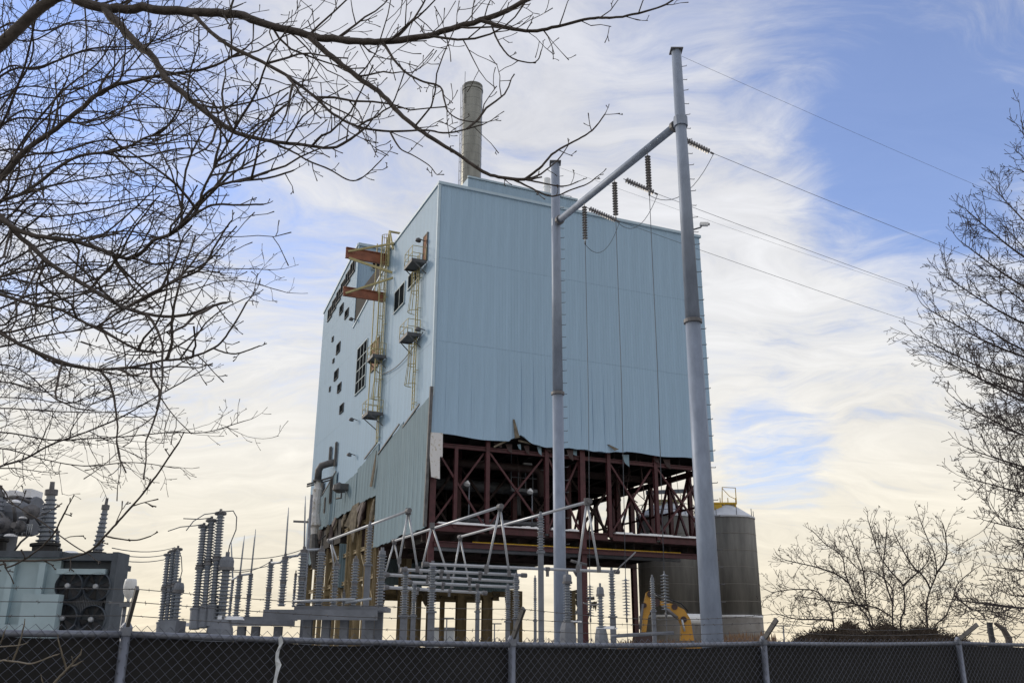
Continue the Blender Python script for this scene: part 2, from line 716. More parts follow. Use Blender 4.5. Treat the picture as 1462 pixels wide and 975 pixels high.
# middle section under its sloping roof and the tall rear block, left side
c.poly([(.05, 13.3, 15.6), (.05, 25, 15.6), (.05, 25, 30.8), (.05, 13.3, 33.1)], (4, 0, 0))
bb('roof_slope_core', M_DARKST, c)
c = MB()
c.poly([(.05, D1, 10.6), (.05, D2 - .05, 10.6), (.05, D2 - .05, 37.4), (.05, D1, 39.6)], (W - .1, 0, 0))
bb('rear_block_core', M_DARK, c)
NB = 24
for i in range(NB):   # front of the rear block above the near roof
    me = panel_mesh(W / NB, 9.2, M_SIDING)
    instance(me, 'siding_panel', BLD, (i * W / NB, D1 - .02, 30.5))
for i in range(16):   # right side of the rear block
    instance(panel_mesh(15 / 16, 26, M_SIDING), 'siding_panel', BLD, (W, D1 + i * 15 / 16, 11.2), (0, 0, R(90)))
# coping along every visible roof edge
c = MB()
c.bar((-.1, -.06, ZT + .02), (W + .1, -.06, ZT + .02), .16, .22)
c.bar((W + .02, 0, ZT + .02), (W + .02, D1, ZT + .02), .16, .22)
c.bar((-.03, .03, ZT + .018), (-.03, 13.3, ZT + .018), .16, .22)
c.bar((-.03, 13.32, 33.22), (-.03, 24.95, 30.92), .14, .18)
c.bar((-.06, D1 - .06, 39.74), (W, D1 - .06, 39.74), .18, .3)
c.bar((-.04, D1 + .05, 39.73), (-.04, D2, 37.53), .16, .28)
bb('roof_coping', M_TRIM, c)
c = MB()
c.box((-.07, -.09, 18.0), (.10, -.045, ZT - .12))
c.box((-.09, -.045, 18.0), (-.047, .10, ZT - .12))
bb('corner_trim', M_TRIM, c)
c = MB()
c.box((-.10, 13.16, 17.5), (-.03, 13.42, ZT - .1))
bb('corner_trim', M_TRIM, c)
c = MB()
c.bar((-.2, .1, 9.2), (-.12, -.1, 18.6), .22, .16)
bb('bent_edge_strip', M_HOIST, c)

# roof structures
u0, zr = on_front(668, 257, 5.0)
u1, zr1 = on_front(823, 287, 5.0)
pent = bb('roof_penthouse', M_SIDING, MB().box((u0, 5.0, ZT - .1), (u1, 13.0, max(zr, zr1))))
for i in range(int((u1 - u0) / .95)):
    w = (u1 - u0) / int((u1 - u0) / .95)
    instance(panel_mesh(w, max(zr, zr1) - ZT, M_SIDING), 'siding_panel', pent, (u0 + i * w, 4.93, ZT))
c = MB()
zz1 = max(zr, zr1)
c.bar((u0 - .05, 4.9, zz1 + .05), (u1 + .05, 4.9, zz1 + .05), .14, .16)
bb('coping', M_TRIM, c, pent)
uc, _ = on_front(672, 262, 16)
_, zc = on_front(672, 128, 16)
RC = wpx(14.6, B0 + UX * uc + VX * 16 + Vector((0, 0, 45)))
c = MB()
prof = []
h = 33.0
while h < zc - .3:
    prof += [(RC, h), (RC, h + .80), (RC * 1.012, h + .81), (RC * 1.012, h + .86)]
    h += .87
prof += [(RC, h), (RC, zc - .25), (RC * 1.06, zc - .24), (RC * 1.06, zc), (RC * .95, zc), (RC * .95, zc - 1.5)]
c.lathe(prof, (uc, 16, 0), n=28, smooth=False)
stack = bb('chimney', M_STACK, c)
c = MB()
for hh in range(36, int(zc) - 1):
    c.bar((uc - RC - .18, 15.8, hh), (uc - RC - .18, 16.2, hh), .03)
for s_ in (-.2, .2):
    c.bar((uc - RC - .18, 16 + s_, 34), (uc - RC - .18, 16 + s_, zc + .1), .04)
bb('ladder', M_STEELG, c, stack)
c = MB()
c.tube([(uc - RC, 15.6, zc - 2), (uc - RC, 15.6, zc + 1.6)], .03, 5)
bb('lightning_rod', M_STEELG, c, stack)
uv, zv = on_front(781, 278, 8)
_, zv2 = on_front(781, 256, 8)
c = MB()
c.lathe([(.33, zz1 - .1), (.33, zv2 - .9), (.36, zv2 - .88), (.36, zv2 - .8), (.33, zv2 - .78), (.33, zv2), (.27, zv2), (.27, zv2 - .6)], (uv, 8, 0), n=14, smooth=False)
bb('roof_vent_pipe', M_WHITE, c)
c = MB()
for k in range(8):
    a = k * math.pi / 4
    x, y = uv + .8 * math.cos(a), 8 + .8 * math.sin(a)
    c.tube([(x, y, zz1), (x, y, zz1 + 1.0)], .025, 5)
    b = a + math.pi / 4
    for hh in (.55, 1.0):
        c.tube([(x, y, zz1 + hh), (uv + .8 * math.cos(b), 8 + .8 * math.sin(b), zz1 + hh)], .025, 5)
bb('roof_railing', M_YEL, c)
ue, _ = on_front(818, 290, 6)
c = MB()
for q in (0, 1.0):
    c.tube([(ue - 1.2 + q, 6, zz1), (ue - 1.2 + q, 6, zz1 + .9)], .025, 5)
c.tube([(ue - 1.3, 6, zz1 + .9), (ue - .1, 6, zz1 + .9)], .025, 5)
c.box((ue - .6, 5.9, zz1 + .3), (ue - .3, 6.1, zz1 + .6))
bb('roof_fitting', M_STEELG, c)

# windows ------------------------------------------------------------------


def window_left(v0, v1, z0, z1, cols, rows, pane=M_GLASS, frame=M_FRAME, pr=.0, tk=.07):
    """window in the left wall: dark reveal box, frame bars and panes; parts of the building"""
    f = MB()
    x = -.055 - pr
    t = tk
    f.box((x - .05, v0 - t, z0 - t), (.03, v0, z1 + t))
    f.box((x - .05, v1, z0 - t), (.03, v1 + t, z1 + t))
    f.box((x - .05, v0, z1), (.03, v1, z1 + t))
    f.box((x - .09, v0 - t, z0 - t), (.03, v1 + t, z0))
    for k in range(1, cols):
        y = v0 + (v1 - v0) * k / cols
        f.box((x - .03, y - .03, z0), (0, y + .03, z1))
    for k in range(1, rows):
        z = z0 + (z1 - z0) * k / rows
        f.box((x - .028, v0, z - .03), (0, v1, z + .03))
    fo = bb('window', frame, f)
    for a in range(cols):
        for b in range(rows):
            p = MB()
            dv, dz = (v1 - v0) / cols, (z1 - z0) / rows
            p.box((x + .0 + rng.uniform(-.008, .008), v0 + a * dv + .02, z0 + b * dz + .02),
                  (.02, v0 + (a + 1) * dv - .02, z0 + (b + 1) * dz - .02))
            bb('pane', pane, p, fo)
    return fo


def zl1(zx, zy):
    return 420 + zx / 2.867, 320 + zy / 2.867


def win_px(x0, x1, yt, yb, cols, rows, **k):
    """x0<x1 zoomed pixel columns, yt/yb the top/bottom pixel rows at x1 (near side)"""
    va, zt = on_left(*zl1(x1, yt))
    vb, _ = on_left(*zl1(x0, yt))
    _, zb = on_left(*zl1(x1, yb))
    window_left(min(va, vb), max(va, vb), zb, zt, cols, rows, **k)


win_px(266, 303, 470, 652, 3, 4)
win_px(418, 456, 237, 318, 2, 1)
win_px(474, 516, 165, 218, 2, 1)
win_px(325, 351, 462, 572, 2, 2, pane=M_RUSTIN, frame=M_TAN)
for a in ((191, 204, 322, 352), (212, 225, 342, 370), (158, 163, 459, 474), (178, 191, 480, 515), (161, 166, 549, 562),
          (169, 183, 590, 624), (147, 151, 664, 680), (182, 195, 646, 676), (191, 205, 731, 762)):
    win_px(*a, 1, 1, frame=M_HOIST, tk=.03)
for k in range(6):      # long louvre strip high on the rear block
    va, vb = 25.8 + k * 1.95, 25.8 + (k + 1) * 1.95 - .08
    zt = left_top(va) - 1.1
    window_left(va, vb, zt - 1.25 - .03 * k, zt - .1 * k * .3, 2, 1, frame=M_HOIST)
# rear block window above the roof
for (ua, ub, za, zb_) in ((2.4, 4.4, 34.4, 37.0), (2.4, 4.4, 31.9, 34.2), (1.5, 4.4, 37.3, 38.2)):
    f = MB()
    f.box((ua - .1, D1 - .16, za - .1), (ub + .1, D1 - .09, za))
    f.box((ua - .1, D1 - .16, zb_), (ub + .1, D1 - .09, zb_ + .1))
    f.box((ua - .1, D1 - .16, za), (ua, D1 - .09, zb_))
    f.box((ub, D1 - .16, za), (ub + .1, D1 - .09, zb_))
    f.box(((ua + ub) / 2 - .03, D1 - .15, za), ((ua + ub) / 2 + .03, D1 - .09, zb_))
    fo = bb('window', M_FRAME, f)
    for (q0, q1) in ((ua, (ua + ub) / 2 - .03), ((ua + ub) / 2 + .03, ub)):
        bb('pane', M_GLASS, MB().box((q0, D1 - .125, za), (q1, D1 - .07, zb_)), fo)

# small box on the far end of the roof
va, za = on_left(468, 410)
c = MB()
c.box((.4, 36.2, 37.4), (5, 38.6, 39.4))
bb('roof_penthouse', M_SIDING, c)

# door beside the upper ladder platform
v_, z_ = on_left(607, 380)
c = MB()
c.box((-.12, 2.2, 28.9), (.0, 2.3, 31.2))
c.box((-.12, 3.1, 28.9), (.0, 3.2, 31.2))
c.box((-.12, 2.3, 31.1), (.0, 3.1, 31.2))
do = bb('door_frame', M_HOIST, c)
bb('door', M_RUSTIN, MB().box((-.085, 2.3, 28.9), (.0, 3.1, 31.1)), do)
for (px, py) in ((608, 345), (608, 472), (511, 600), (510, 457), (508, 650)):
    v_, z_ = on_left(px, py)
    c = MB()
    c.bar((-.05, v_, z_), (-.5, v_, z_ + .12), .06)
    c.lathe([(.05, 0), (.2, .12), (.22, .3), (.1, .34)], (-.55, v_, z_ + .2), (-.2, 0, -1), 10)
    bb('wall_lamp', M_HOIST, c)

# ladders ------------------------------------------------------------------


def ladder(v, zb, zt, x=-.28):
    c = MB()
    for s_ in (-.24, .24):
        c.bar((x, v + s_, zb), (x, v + s_, zt), .07, .05)
    z = zb + .2
    while z < zt:
        c.bar((x, v - .24, z), (x, v + .24, z), .03)
        z += .3
    z = zb + .5
    while z < zt:
        for s_ in (-.24, .24):
            c.bar((x, v + s_, z), (-.05, v + s_, z), .045)
        z += 2.4
    return c


def cage(v, zb, zt, x=-.28, flare=True):
    c = MB()
    hoops = max(3, int((zt - zb) / 1.1) + 1)

    def hoop(z, r):
        pts = []
        for k in range(9):
            a = math.pi * (k / 8)
            pts.append((x - r * 1.25 * math.sin(a), v + r * math.cos(a), z))
        return pts
    rings = []
    for i in range(hoops):
        t = i / (hoops - 1)
        r = .40 * (1.35 if (i == 0 and flare) else 1)
        pts = hoop(zb + (zt - zb) * t, r)
        rings.append(pts)
        c.tube(pts, .028, 4, smooth=False)
    for k in range(1, 8):
        c.tube([rg[k] for rg in rings], .02, 4, smooth=False)
    return c


def platform(v0, v1, z, depth, rail=1.1):
    c = MB()
    c.box((-depth, v0, z - .06), (-.1, v1, z))
    c.box((-depth - .03, v0 - .03, z - .18), (-depth + .03, v1 + .03, z + .08))
    c.box((-depth, v0 - .03, z - .18), (-.1, v0 + .03, z + .08))
    c.box((-depth, v1 - .03, z - .18), (-.1, v1 + .03, z + .08))
    for (vv) in (v0, v1):
        c.bar((-.08, vv, z - 1.0), (-depth * .9, vv, z - .15), .06)
    r_ = MB()
    posts = [(-.15, v0), (-depth, v0), (-depth, (v0 + v1) / 2), (-depth, v1), (-.15, v1)]
    for (xx, yy) in posts:
        r_.tube([(xx, yy, z), (xx, yy, z + rail)], .03, 5)
    for hh in (rail * .5, rail):
        r_.tube([(xx, yy, z + hh) for xx, yy in posts], .028, 5, smooth=False)
    po = bb('platform', M_HOIST, c)
    bb('railing', M_YEL, r_, po)


VA = 12.95
la = bb('ladder', M_YEL, ladder(VA, 17.2, 35.4))
for (a, b) in ((20.9, 24.0), (25.0, 29.4), (30.2, 35.4)):
    bb('cage', M_YEL, cage(VA, a, b), la)
c = MB()
for vv in (12.2, 13.75):
    c.bar((-.95, vv, 19.4), (-.95, vv, 34.9), .08)
bb('ladder_rail', M_YEL, c, la)
platform(12.1, 13.9, 19.5, 1.35)
platform(12.1, 13.9, 24.3, 1.2)
VB = 3.55
lb = bb('ladder', M_YEL, ladder(VB, 17.8, 29.9))
for (a, b) in ((19.6, 22.6), (25.2, 28.3)):
    bb('cage', M_YEL, cage(VB, a, b), lb)
platform(2.2, 4.1, 28.8, 1.2)
platform(2.9, 4.9, 23.3, 1.1)
# conduit draped between the ladders
p0, p1 = on_left(607, 474), on_left(547, 535)
c = MB()
c.tube([(-.15, p0[0] + (p1[0] - p0[0]) * k / 8, p0[1] + (p1[1] - p0[1]) * k / 8 - .7 * math.sin(math.pi * k / 8)) for k in range(9)], .035, 5)
bb('conduit', M_HOIST, c)

# orange hoist beams -------------------------------------------------------
VH = 13.6
for (ax, ay, bx, by, ww, hh) in ((493.5, 361, 560, 371.5, .32, .95), (490, 415.5, 544, 424, .30, .8)):
    ua_, za_ = on_front(ax, ay, VH)
    ub_, zb_ = on_front(bx, by, VH)
    c = MB()
    zc_ = (za_ + zb_) / 2
    c.ibeam((ua_, VH, zc_), (max(ub_, -.1), VH, zc_), ww, hh, .05)
    ho = bb('hoist_beam', M_ORANGE, c)
    c = MB()
    if ay < 400:
        c.bar((ua_ + .3, VH - .1, zc_ - .5), (-.1, VH - 2.0, zc_ - 2.0), .14, .2)
        c.bar((ua_ + .2, VH - .1, zc_ + .1), (-.1, VH - 2.2, zc_ + .6), .12, .16)
        c.bar((-.2, VH + .4, zc_), (-.2, VH - .9, zc_ + 2.3), .14)
        c.bar((-.2, VH - 2.3, zc_), (-.2, VH - .9, zc_ + 2.3), .14)
        c.bar((-.2, VH - .9, zc_ - 1), (-.2, VH - .9, zc_ + 2.3), .18)
        c.bar((-.2, VH - .9, zc_ + 2.25), (2.8, VH - .9, zc_ + 2.25), .14)
    else:
        c.bar((ua_ + .2, VH - .12, zc_ - .2), (-.1, VH - 2.4, zc_ + .9), .12, .16)
    bb('brace', M_YEL, c, ho)

# pipework on the far left corner --------------------------------------------


def lw(px, py, x):
    """building-local point on the plane u = x"""
    v, z = on_left(px, py, x)
    return (x, v, z)


a = lw(479, 659, 0)
c = MB()
c.tube([(.2, a[1], a[2]), (-.5, a[1] + .3, a[2] - .15), (-1.15, a[1] + .8, a[2] - .35), (-1.35, a[1] + 1.0, a[2] - .75), (-1.35, a[1] + 1.05, a[2] - 1.8)], .34, 12)
c.lathe([(.48, 0), (.48, .12)], (-1.35, a[1] + 1.05, a[2] - 1.7), (0, 0, -1), 12)
duct = bb('exhaust_pipe', M_HOIST, c)
c = MB()
b0 = (-1.35, a[1] + 1.05, a[2] - 1.8)
zs = [0, .6, .8, 1.6, 1.9, 3.0, 3.3, 4.2, 4.4, 5.0]
c.tube([(b0[0] + rng.uniform(-.06, .06), b0[1], b0[2] - q) for q in zs], [.30, .33, .46, .40, .47, .42, .5, .62, .35, .3], 10, smooth=False)
bb('wrapped_pipe', M_WHITEINS, c)
c = MB()
c.tube([(b0[0], b0[1], b0[2] - 5), (b0[0] + .1, b0[1], b0[2] - 6.3), (b0[0] + .3, b0[1], b0[2] - 8.2)], [.32, .5, .22], 9, smooth=False)
bb('pipe_stub', M_HOIST, c)
for a_, b_, w_ in (((b0[0] - .8, b0[1] + .3, b0[2] - 6.6), (0, b0[1] + .3, b0[2] - 4.9), .14), ((b0[0] - 1.0, b0[1], b0[2] - .4), (0.1, b0[1] - .4, b0[2] + .5), .16),
                   ((b0[0] - .9, b0[1] + .6, b0[2] - .5), (0.1, b0[1] + .2, b0[2] + .3), .12)):
    bb('pipe_bracket', M_HOIST, MB().bar(a_, b_, w_))
c = MB()
c.tube([(-1.1, 33.9, 13.4), (-1.1, 33.9, 4.2)], .22, 10)
bb('downpipe', M_TRIM, c)
# hood, hook and dark openings on the weathered lower wall
h0 = lw(495, 697, -.2)
c = MB()
c.lathe([(.05, 0), (.5, .25), (.55, .7), (.2, .95)], (-.9, h0[1], h0[2] + .5), (0, 0, -1), 10)
c.box((-.9, h0[1] - .4, h0[2] - .2), (-.1, h0[1] + .4, h0[2] + .35))
bb('vent_hood', M_HOIST, c)
h1 = lw(491, 711, -.2)
c = MB()
c.tube([(-.1, h1[1], h1[2] + .6), (-.45, h1[1], h1[2] + .5), (-.45, h1[1], h1[2]), (-.8, h1[1] + .4, h1[2])], .09, 6)
bb('hook_pipe', M_HOIST, c)
for (px, py, w, hh) in ((473, 700, .9, 2.3), (460, 698, .6, 1.2), (464, 721, .4, 1.4), (471, 650, .35, 1.6), (479, 648, .3, 2.2)):
    q = lw(px, py, -.2)
    fo = bb('window', M_HOIST, MB().box((-.26, q[1] - w / 2 - .06, q[2] - hh / 2 - .06), (-.1, q[1] + w / 2 + .06, q[2] + hh / 2 + .06)))
    bb('pane', M_DARK, MB().box((-.28, q[1] - w / 2, q[2] - hh / 2), (-.15, q[1] + w / 2, q[2] + hh / 2)), fo)
# peeled flashing strips along the top of the weathered courses
for (va, za, vb, zb_) in ((2.2, 17.9, 6.2, 17.1), (7.0, 17.5, 12.8, 16.3), (13.2, 17.3, 17.0, 16.7), (27.4, 17.4, 33.4, 15.9), (33.6, 15.2, 39.8, 14.0)):
    c = MB()
    c.bar((-.22, va, za), (-.17, vb, zb_), .08, .12)
    bb('peeled_flashing', M_HOIST, c)
c = MB()
c.poly([(-.25, 12.9, 16.6), (-.3, 13.3, 15.6), (-.35, 14.0, 13.9), (-.3, 13.5, 13.8), (-.27, 13.0, 15.2)], (-.05, 0, 0))
bb('torn_sheet', M_INSUL, c)

# open steel storey --------------------------------------------------------
ZC, ZD = 14.75, 9.25      # top chord / deck level
UC = [.35, 4.3, 8.8, 11.6, 13.8, 17.8, 22.4]


def column(u, v, z0, z1, w=.42, m_=M_MAROON, name='column'):
    c = MB()
    c.ibeam((u, v, z0), (u, v, z1), w, w, .05)
    return bb(name, m_, c)


def beam(p, q, w=.35, hh=.55, m_=M_MAROON, name='beam'):
    c = MB()
    c.ibeam(p, q, w, hh, .05)
    return bb(name, m_, c)


def brace(p, q, w=.18, m_=M_MAROON):
    c = MB()
    c.bar(p, q, w, w)
    return bb('brace', m_, c)


column(.35, .5, 7.0, ZB + .3, .42)
for u in UC[1:]:
    column(u, .5, 0 if u == 11.6 else ZD, ZB + .3, .40 if u == 11.6 else .28)
column(2.0, .52, ZD, ZC, .24)
for k in range(len(UC) - 1):
    beam((UC[k] + .15, .5, ZC), (UC[k + 1] - .15, .5, ZC), .22, .28)
    beam((UC[k] + .2, .5, ZD), (UC[k + 1] - .2, .5, ZD), .35, .48)
for (a, b) in ((.35, 4.3), (4.3, 8.8), (8.8, 11.6), (13.8, 17.8), (17.8, 22.4)):
    brace((a + .2, .55, ZC - .25), (b - .2, .55, ZD + .3), .13)
    brace((a + .2, .72, ZD + .3), (b - .2, .72, ZC - .25), .13)
# snow lying on the front deck beam
for (a, b) in ((.8, 4.9), (5.3, 8.4), (9.1, 11.2), (14.2, 21)):
    c = MB()
    nseg = 10
    for k in range(nseg):
        x0, x1 = a + (b - a) * k / nseg, a + (b - a) * (k + 1) / nseg
        c.box((x0, .28, ZD + .25), (x1 + .0, .7, ZD + .29 + rng.uniform(.02, .12)))
    bb('snow_strip', M_SNOW, c)
# second beam line under the deck, yellow and grey pipes
for v, z, hh in ((2.2, 8.75, .5), (6.0, 8.7, .6), (11.6, 8.6, .8)):
    beam((.3, v, z), (W - .2, v, z), .35, hh, M_DARKST)
beam((.5, .2, 8.15), (W - .1, .2, 8.15), .3, .35, M_MAROON)
for v, z, r_, m_ in ((1.0, 8.45, .06, M_YELPIPE), (1.6, 8.3, .14, M_GALV2), (3.4, 8.2, .16, M_STEELG)):
    c = MB()
    c.tube([(3.5 if m_ is M_YELPIPE else 1.5, v, z), (20 if m_ is M_YELPIPE else 21.5, v, z)], r_, 8)
    bb('pipe', m_, c)
c = MB()
c.box((0, .8, 8.98), (W - .1, 12.0, 9.16))
bb('deck_slab', M_DARKST, c)
for k in range(15):
    c = MB()
    c.ibeam((.8 + k * 1.52, .9, 8.72), (.8 + k * 1.52, 12.0, 8.72), .16, .36, .03)
    bb('joist', M_DARK, c)
# ceiling of the storey: soffit joists
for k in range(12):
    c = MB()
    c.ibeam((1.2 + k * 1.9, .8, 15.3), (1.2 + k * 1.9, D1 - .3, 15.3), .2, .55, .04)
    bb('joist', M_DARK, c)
# right side frame: many columns and crossed braces against the sky
VR = [2.9, 5.7, 8.6, 11.8, 15.0, 18.2, 21.4, 24.4]
for k, v in enumerate(VR):
    column(22.4, v, 0 if k == 3 else ZD, ZB + .3, .4 if k == 3 else .3)
pv = .5
for k, v in enumerate(VR):
    brace((22.4, pv + .2, ZC - .3), (22.4, v - .2, ZD + .4), .16)
    brace((22.25, pv + .2, ZD + .4), (22.25, v - .2, ZC - .3), .16)
    pv = v
beam((22.4, .7, ZC), (22.4, D1 - .3, ZC), .3, .4)
beam((22.4, .7, ZD), (22.4, D1 - .3, ZD), .35, .6)
beam((22.4, .7, 12.1), (22.4, D1 - .3, 12.1), .12, .14)
# inner frames
for v in (6.2, 12.4, 18.6):
    for u in (.6, 4.3, 8.8, 13.4, 17.8):
        if v > 6.3 and u > 14:
            continue
        column(u, v, 8.9, ZB + .3, .36, M_MAROON if v < 7 else M_DARKST)
    for (a, b) in ((.6, 4.3), (4.3, 8.8), (8.8, 13.4)) + (((13.4, 17.8),) if v < 7 else ()):
        brace((a, v, ZD), (b, v, ZC), .18, M_DARKST)
        brace((a, v + .2, ZC), (b, v + .2, ZD), .18, M_DARKST)
    beam((.4, v, ZC), (W - .4, v, ZC), .3, .5, M_DARKST)
beam((.4, 18.6, ZD), (W - .4, 18.6, ZD), .3, .5, M_DARKST)
# left side frame behind the hanging sheets
for v in (4.5, 8.6):
    column(.45, v, 9.1, ZB + .3, .36, M_DARKST)
column(.45, 12.4, 0, ZB + .3, .42)
# dark machinery in the storey
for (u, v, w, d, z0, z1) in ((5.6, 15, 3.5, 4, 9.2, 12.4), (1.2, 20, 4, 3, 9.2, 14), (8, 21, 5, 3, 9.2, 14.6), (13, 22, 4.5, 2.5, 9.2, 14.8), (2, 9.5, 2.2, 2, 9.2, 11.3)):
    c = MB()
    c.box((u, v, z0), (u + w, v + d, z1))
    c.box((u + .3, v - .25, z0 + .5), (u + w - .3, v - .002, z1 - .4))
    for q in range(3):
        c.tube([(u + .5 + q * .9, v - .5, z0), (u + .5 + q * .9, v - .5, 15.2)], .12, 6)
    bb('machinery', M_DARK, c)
c = MB()
c.lathe([(1.0, 0), (1.7, 1.2), (1.7, 3.6), (.5, 4.6)], (17.5, 17.5, 9.2), n=14)
bb('hopper', M_DARKST, c)
for (px, py) in ((826, 700), (838, 745), (850, 752), (803, 742)):   # rubble on the deck
    c = MB()
    u_, z_ = on_front(px, py, 8)
    for q in range(10):
        a = Vector((u_ + rng.uniform(-1.5, 1.5), 8 + rng.uniform(-1, 1), 9.2 + rng.uniform(0, .5)))
        c.bar(a, a + Vector((rng.uniform(-1.4, 1.4), rng.uniform(-.8, .8), rng.uniform(-.2, 1.0))), rng.uniform(.1, .3), rng.uniform(.05, .5))
    bb('debris', M_DARKST, c)
# cables and bent strips left hanging from the ceiling, ducts under it
rh = random.Random(77)
for k in range(26):
    u_, v_ = rh.uniform(.8, 21.5), rh.uniform(.9, 9)
    L = rh.uniform(.7, 3.6)
    c = MB()
    c.tube([(u_, v_, 15.3), (u_ + rh.uniform(-.2, .2), v_, 15.3 - L * .4), (u_ + rh.uniform(-.5, .5), v_ + rh.uniform(-.2, .2), 15.3 - L * .8), (u_ + rh.uniform(-.9, .9), v_, 15.3 - L)], rh.uniform(.02, .05), 5)
    bb('hanging_cable', M_DARKST, c)
for k in range(12):
    u_, v_ = rh.uniform(.8, 21), rh.uniform(.2, .5)
    c = MB()
    w = rh.uniform(.25, .8)
    z = 15.25
    hh = rh.uniform(.2, .9)
    c.poly([(u_, v_, z), (u_ + w, v_, z + .05), (u_ + w * .8, v_ - .2, z - hh), (u_ + w * .3, v_ - .1, z - hh * .7)], (0, .03, 0))
    bb('bent_sheet', M_DARKST if k % 3 else M_SIDGREEN, c)
for (v_, z, r_, m_) in ((3.2, 14.2, .3, M_DARKST), (7.5, 13.4, .45, M_STEELG), (9.2, 12.2, .22, M_DARKST), (4.6, 10.4, .18, M_STEELG)):
    c = MB()
    a = rh.uniform(1, 4)
    c.tube([(a, v_, z), (a + 6.5, v_, z), (a + 7, v_, z - .3), (a + 7.1, v_, z - 2)], r_, 9)
    bb('duct', m_, c)
# catwalk with rail and white cabinet
u_, z_ = on_front(727, 697, 5)
u2_, _ = on_front(778, 697, 5)
c = MB()
c.box((u_, 4.6, z_ - .25), (u2_, 6.0, z_))
for q in range(6):
    x = u_ + (u2_ - u_) * q / 5
    c.bar((x, 4.65, z_), (x, 4.65, z_ + (4.0 if q in (0, 5) else 1.5)), .07)
for hh in (.8, 1.5):
    c.bar((u_, 4.65, z_ + hh), (u2_, 4.65, z_ + hh), .06)
bb('catwalk', M_STEELG, c)
q_, zq = on_front(753, 667, 4.4)
bb('cabinet', M_WHITE, MB().box((q_ - .35, 4.3, zq - .3), (q_ + .35, 4.55, zq + .32)))
for (px, py) in ((667, 692), (757, 703)):
    u_, z_ = on_front(px, py, 1.2)
    c = MB()
    c.tube([(u_ + .15, 1.2, ZD), (u_ + .15, 1.2, z_ + .1)], .05, 6)
    fo = bb('lamp_post', M_STEELG, c)
    c = MB()
    c.lathe([(.09, 0), (.12, .1), (.21, .16), (.22, .3), (.17, .31)], (u_, 1.15, z_ + .25), (-.3, -.35, -1), 12)
    bb('lamp_head', M_WHITE, c, fo)
# white torn board hanging at the corner
ua_, zt_ = on_front(615, 617, -.12)
ub_, zb_ = on_front(627, 684, -.12)
c = MB()
c.poly([(ua_, -.1, zt_), (ub_ + .15, -.1, zt_ + .02), (ub_ + .17, -.12, zt_ - 1.6), (ub_ - .02, -.13, zt_ - 1.62), (ub_, -.2, zb_), (ua_ + .1, -.2, zb_ + .1), (ua_ - .03, -.12, zt_ - 1.55)], (0, -.06, 0))
bb('hanging_insulation_board', M_WHITEINS, c)
# torn strips under the front siding
for (px, py, ex, ey) in ((733, 598, 738, 624), (868, 634, 880, 641)):
    ua_, za_ = on_front(px, py, -.2)
    ub_, zb_ = on_front(ex, ey, -.35)
    c = MB()
    c.poly([(ua_, -.08, za_), (ua_ + .12, -.1, za_), (ub_ + .2, -.35, zb_), (ub_ - .15, -.33, zb_ - .12)], (0, -.04, 0))
    bb('torn_strip', M_INSUL, c)
for (px, py, ex, ey) in ((705, 638, 728, 627), (740, 629, 758, 633), (853, 638, 868, 642)):
    ua_, za_ = on_front(px, py, .1)
    ub_, zb_ = on_front(ex, ey, .1)
    c = MB()
    c.bar((ua_, .1, za_), (ub_, .15, zb_), .08, .12)
    bb('loose_girt', M_INSUL, c)

# lower rear: green wall band, tan columns, torn fringe ---------------------
UB, ZBG = 17.3, 6.9
nb = 20
for i in range(nb):
    w = UB / nb
    me = panel_mesh(w, 3.6, M_SIDGREEN, zb=lambda x, q=rng.uniform(-.25, .2): (q, .05))
    instance(me, 'siding_panel', BLD, (i * w, D1 - .15, ZBG))
for (z, vv) in ((6.6, D1 + .2), (6.5, D1 + 5), (6.5, D1 + 10)):
    beam((0, vv, z), (UB + .3, vv, z), .3, .6, M_TAN)
for k in range(30):      # rags of insulation below the band
    u_ = rng.uniform(.3, UB)
    w = rng.uniform(.25, .8)
    hh = rng.uniform(.3, 1.5) ** 1.3
    vv = D1 + rng.choice((.0, .6, 4))
    c = MB()
    pts = [(u_, vv, 6.7), (u_ + w, vv + .1, 6.7), (u_ + w * .9, vv - .1, 6.7 - hh * .6), (u_ + w * .55, vv + .1, 6.7 - hh), (u_ + w * .2, vv, 6.7 - hh * .75)]
    c.poly(pts, (0, .05, 0))
    bb('torn_rag', M_INSUL, c)
for px in (591, 600, 613, 632, 656, 661, 697, 690, 730, 738, 744):
    pass
for (px, vv, w) in ((597, 26, .42), (613, 25.3, .5), (631, 33, .4), (656, 25.3, .62), (662, 31, .45), (692, 25.4, .5), (699, 30, .45), (731, 25.4, .55), (741, 27, .5), (584, 34, .4), (575, 38, .4)):
    u_, _ = on_front(px, 880, vv)
    column(u_, vv, 0, 7.0, w, M_TAN)
for (px, vv, w, z1) in ((818, 22, .4, 6.8), (833, 24, .3, 6.2)):
    u_, _ = on_front(px, 880, vv)
    column(u_, vv, 0, z1, w, M_TAN)
    c = MB()
    c.bar((u_ - 1.6, vv, z1 - .4), (u_ + 1.2, vv, z1 + .2), .2, .3)
    c.bar((u_ - 1.0, vv, z1 - 1.4), (u_, vv, z1 - .3), .14)
    c.bar((u_ + .3, vv - .2, z1 - 1.9), (u_ + 1.0, vv, z1 - .2), .12)
    for q in range(7):
        x = u_ + rng.uniform(-1.6, 1.2)
        c.poly([(x, vv, z1 - .2), (x + .5, vv + .1, z1 - .1), (x + .3, vv, z1 - rng.uniform(.5, 1.3))], (0, .05, 0))
    bb('torn_framing', M_INSUL, c)
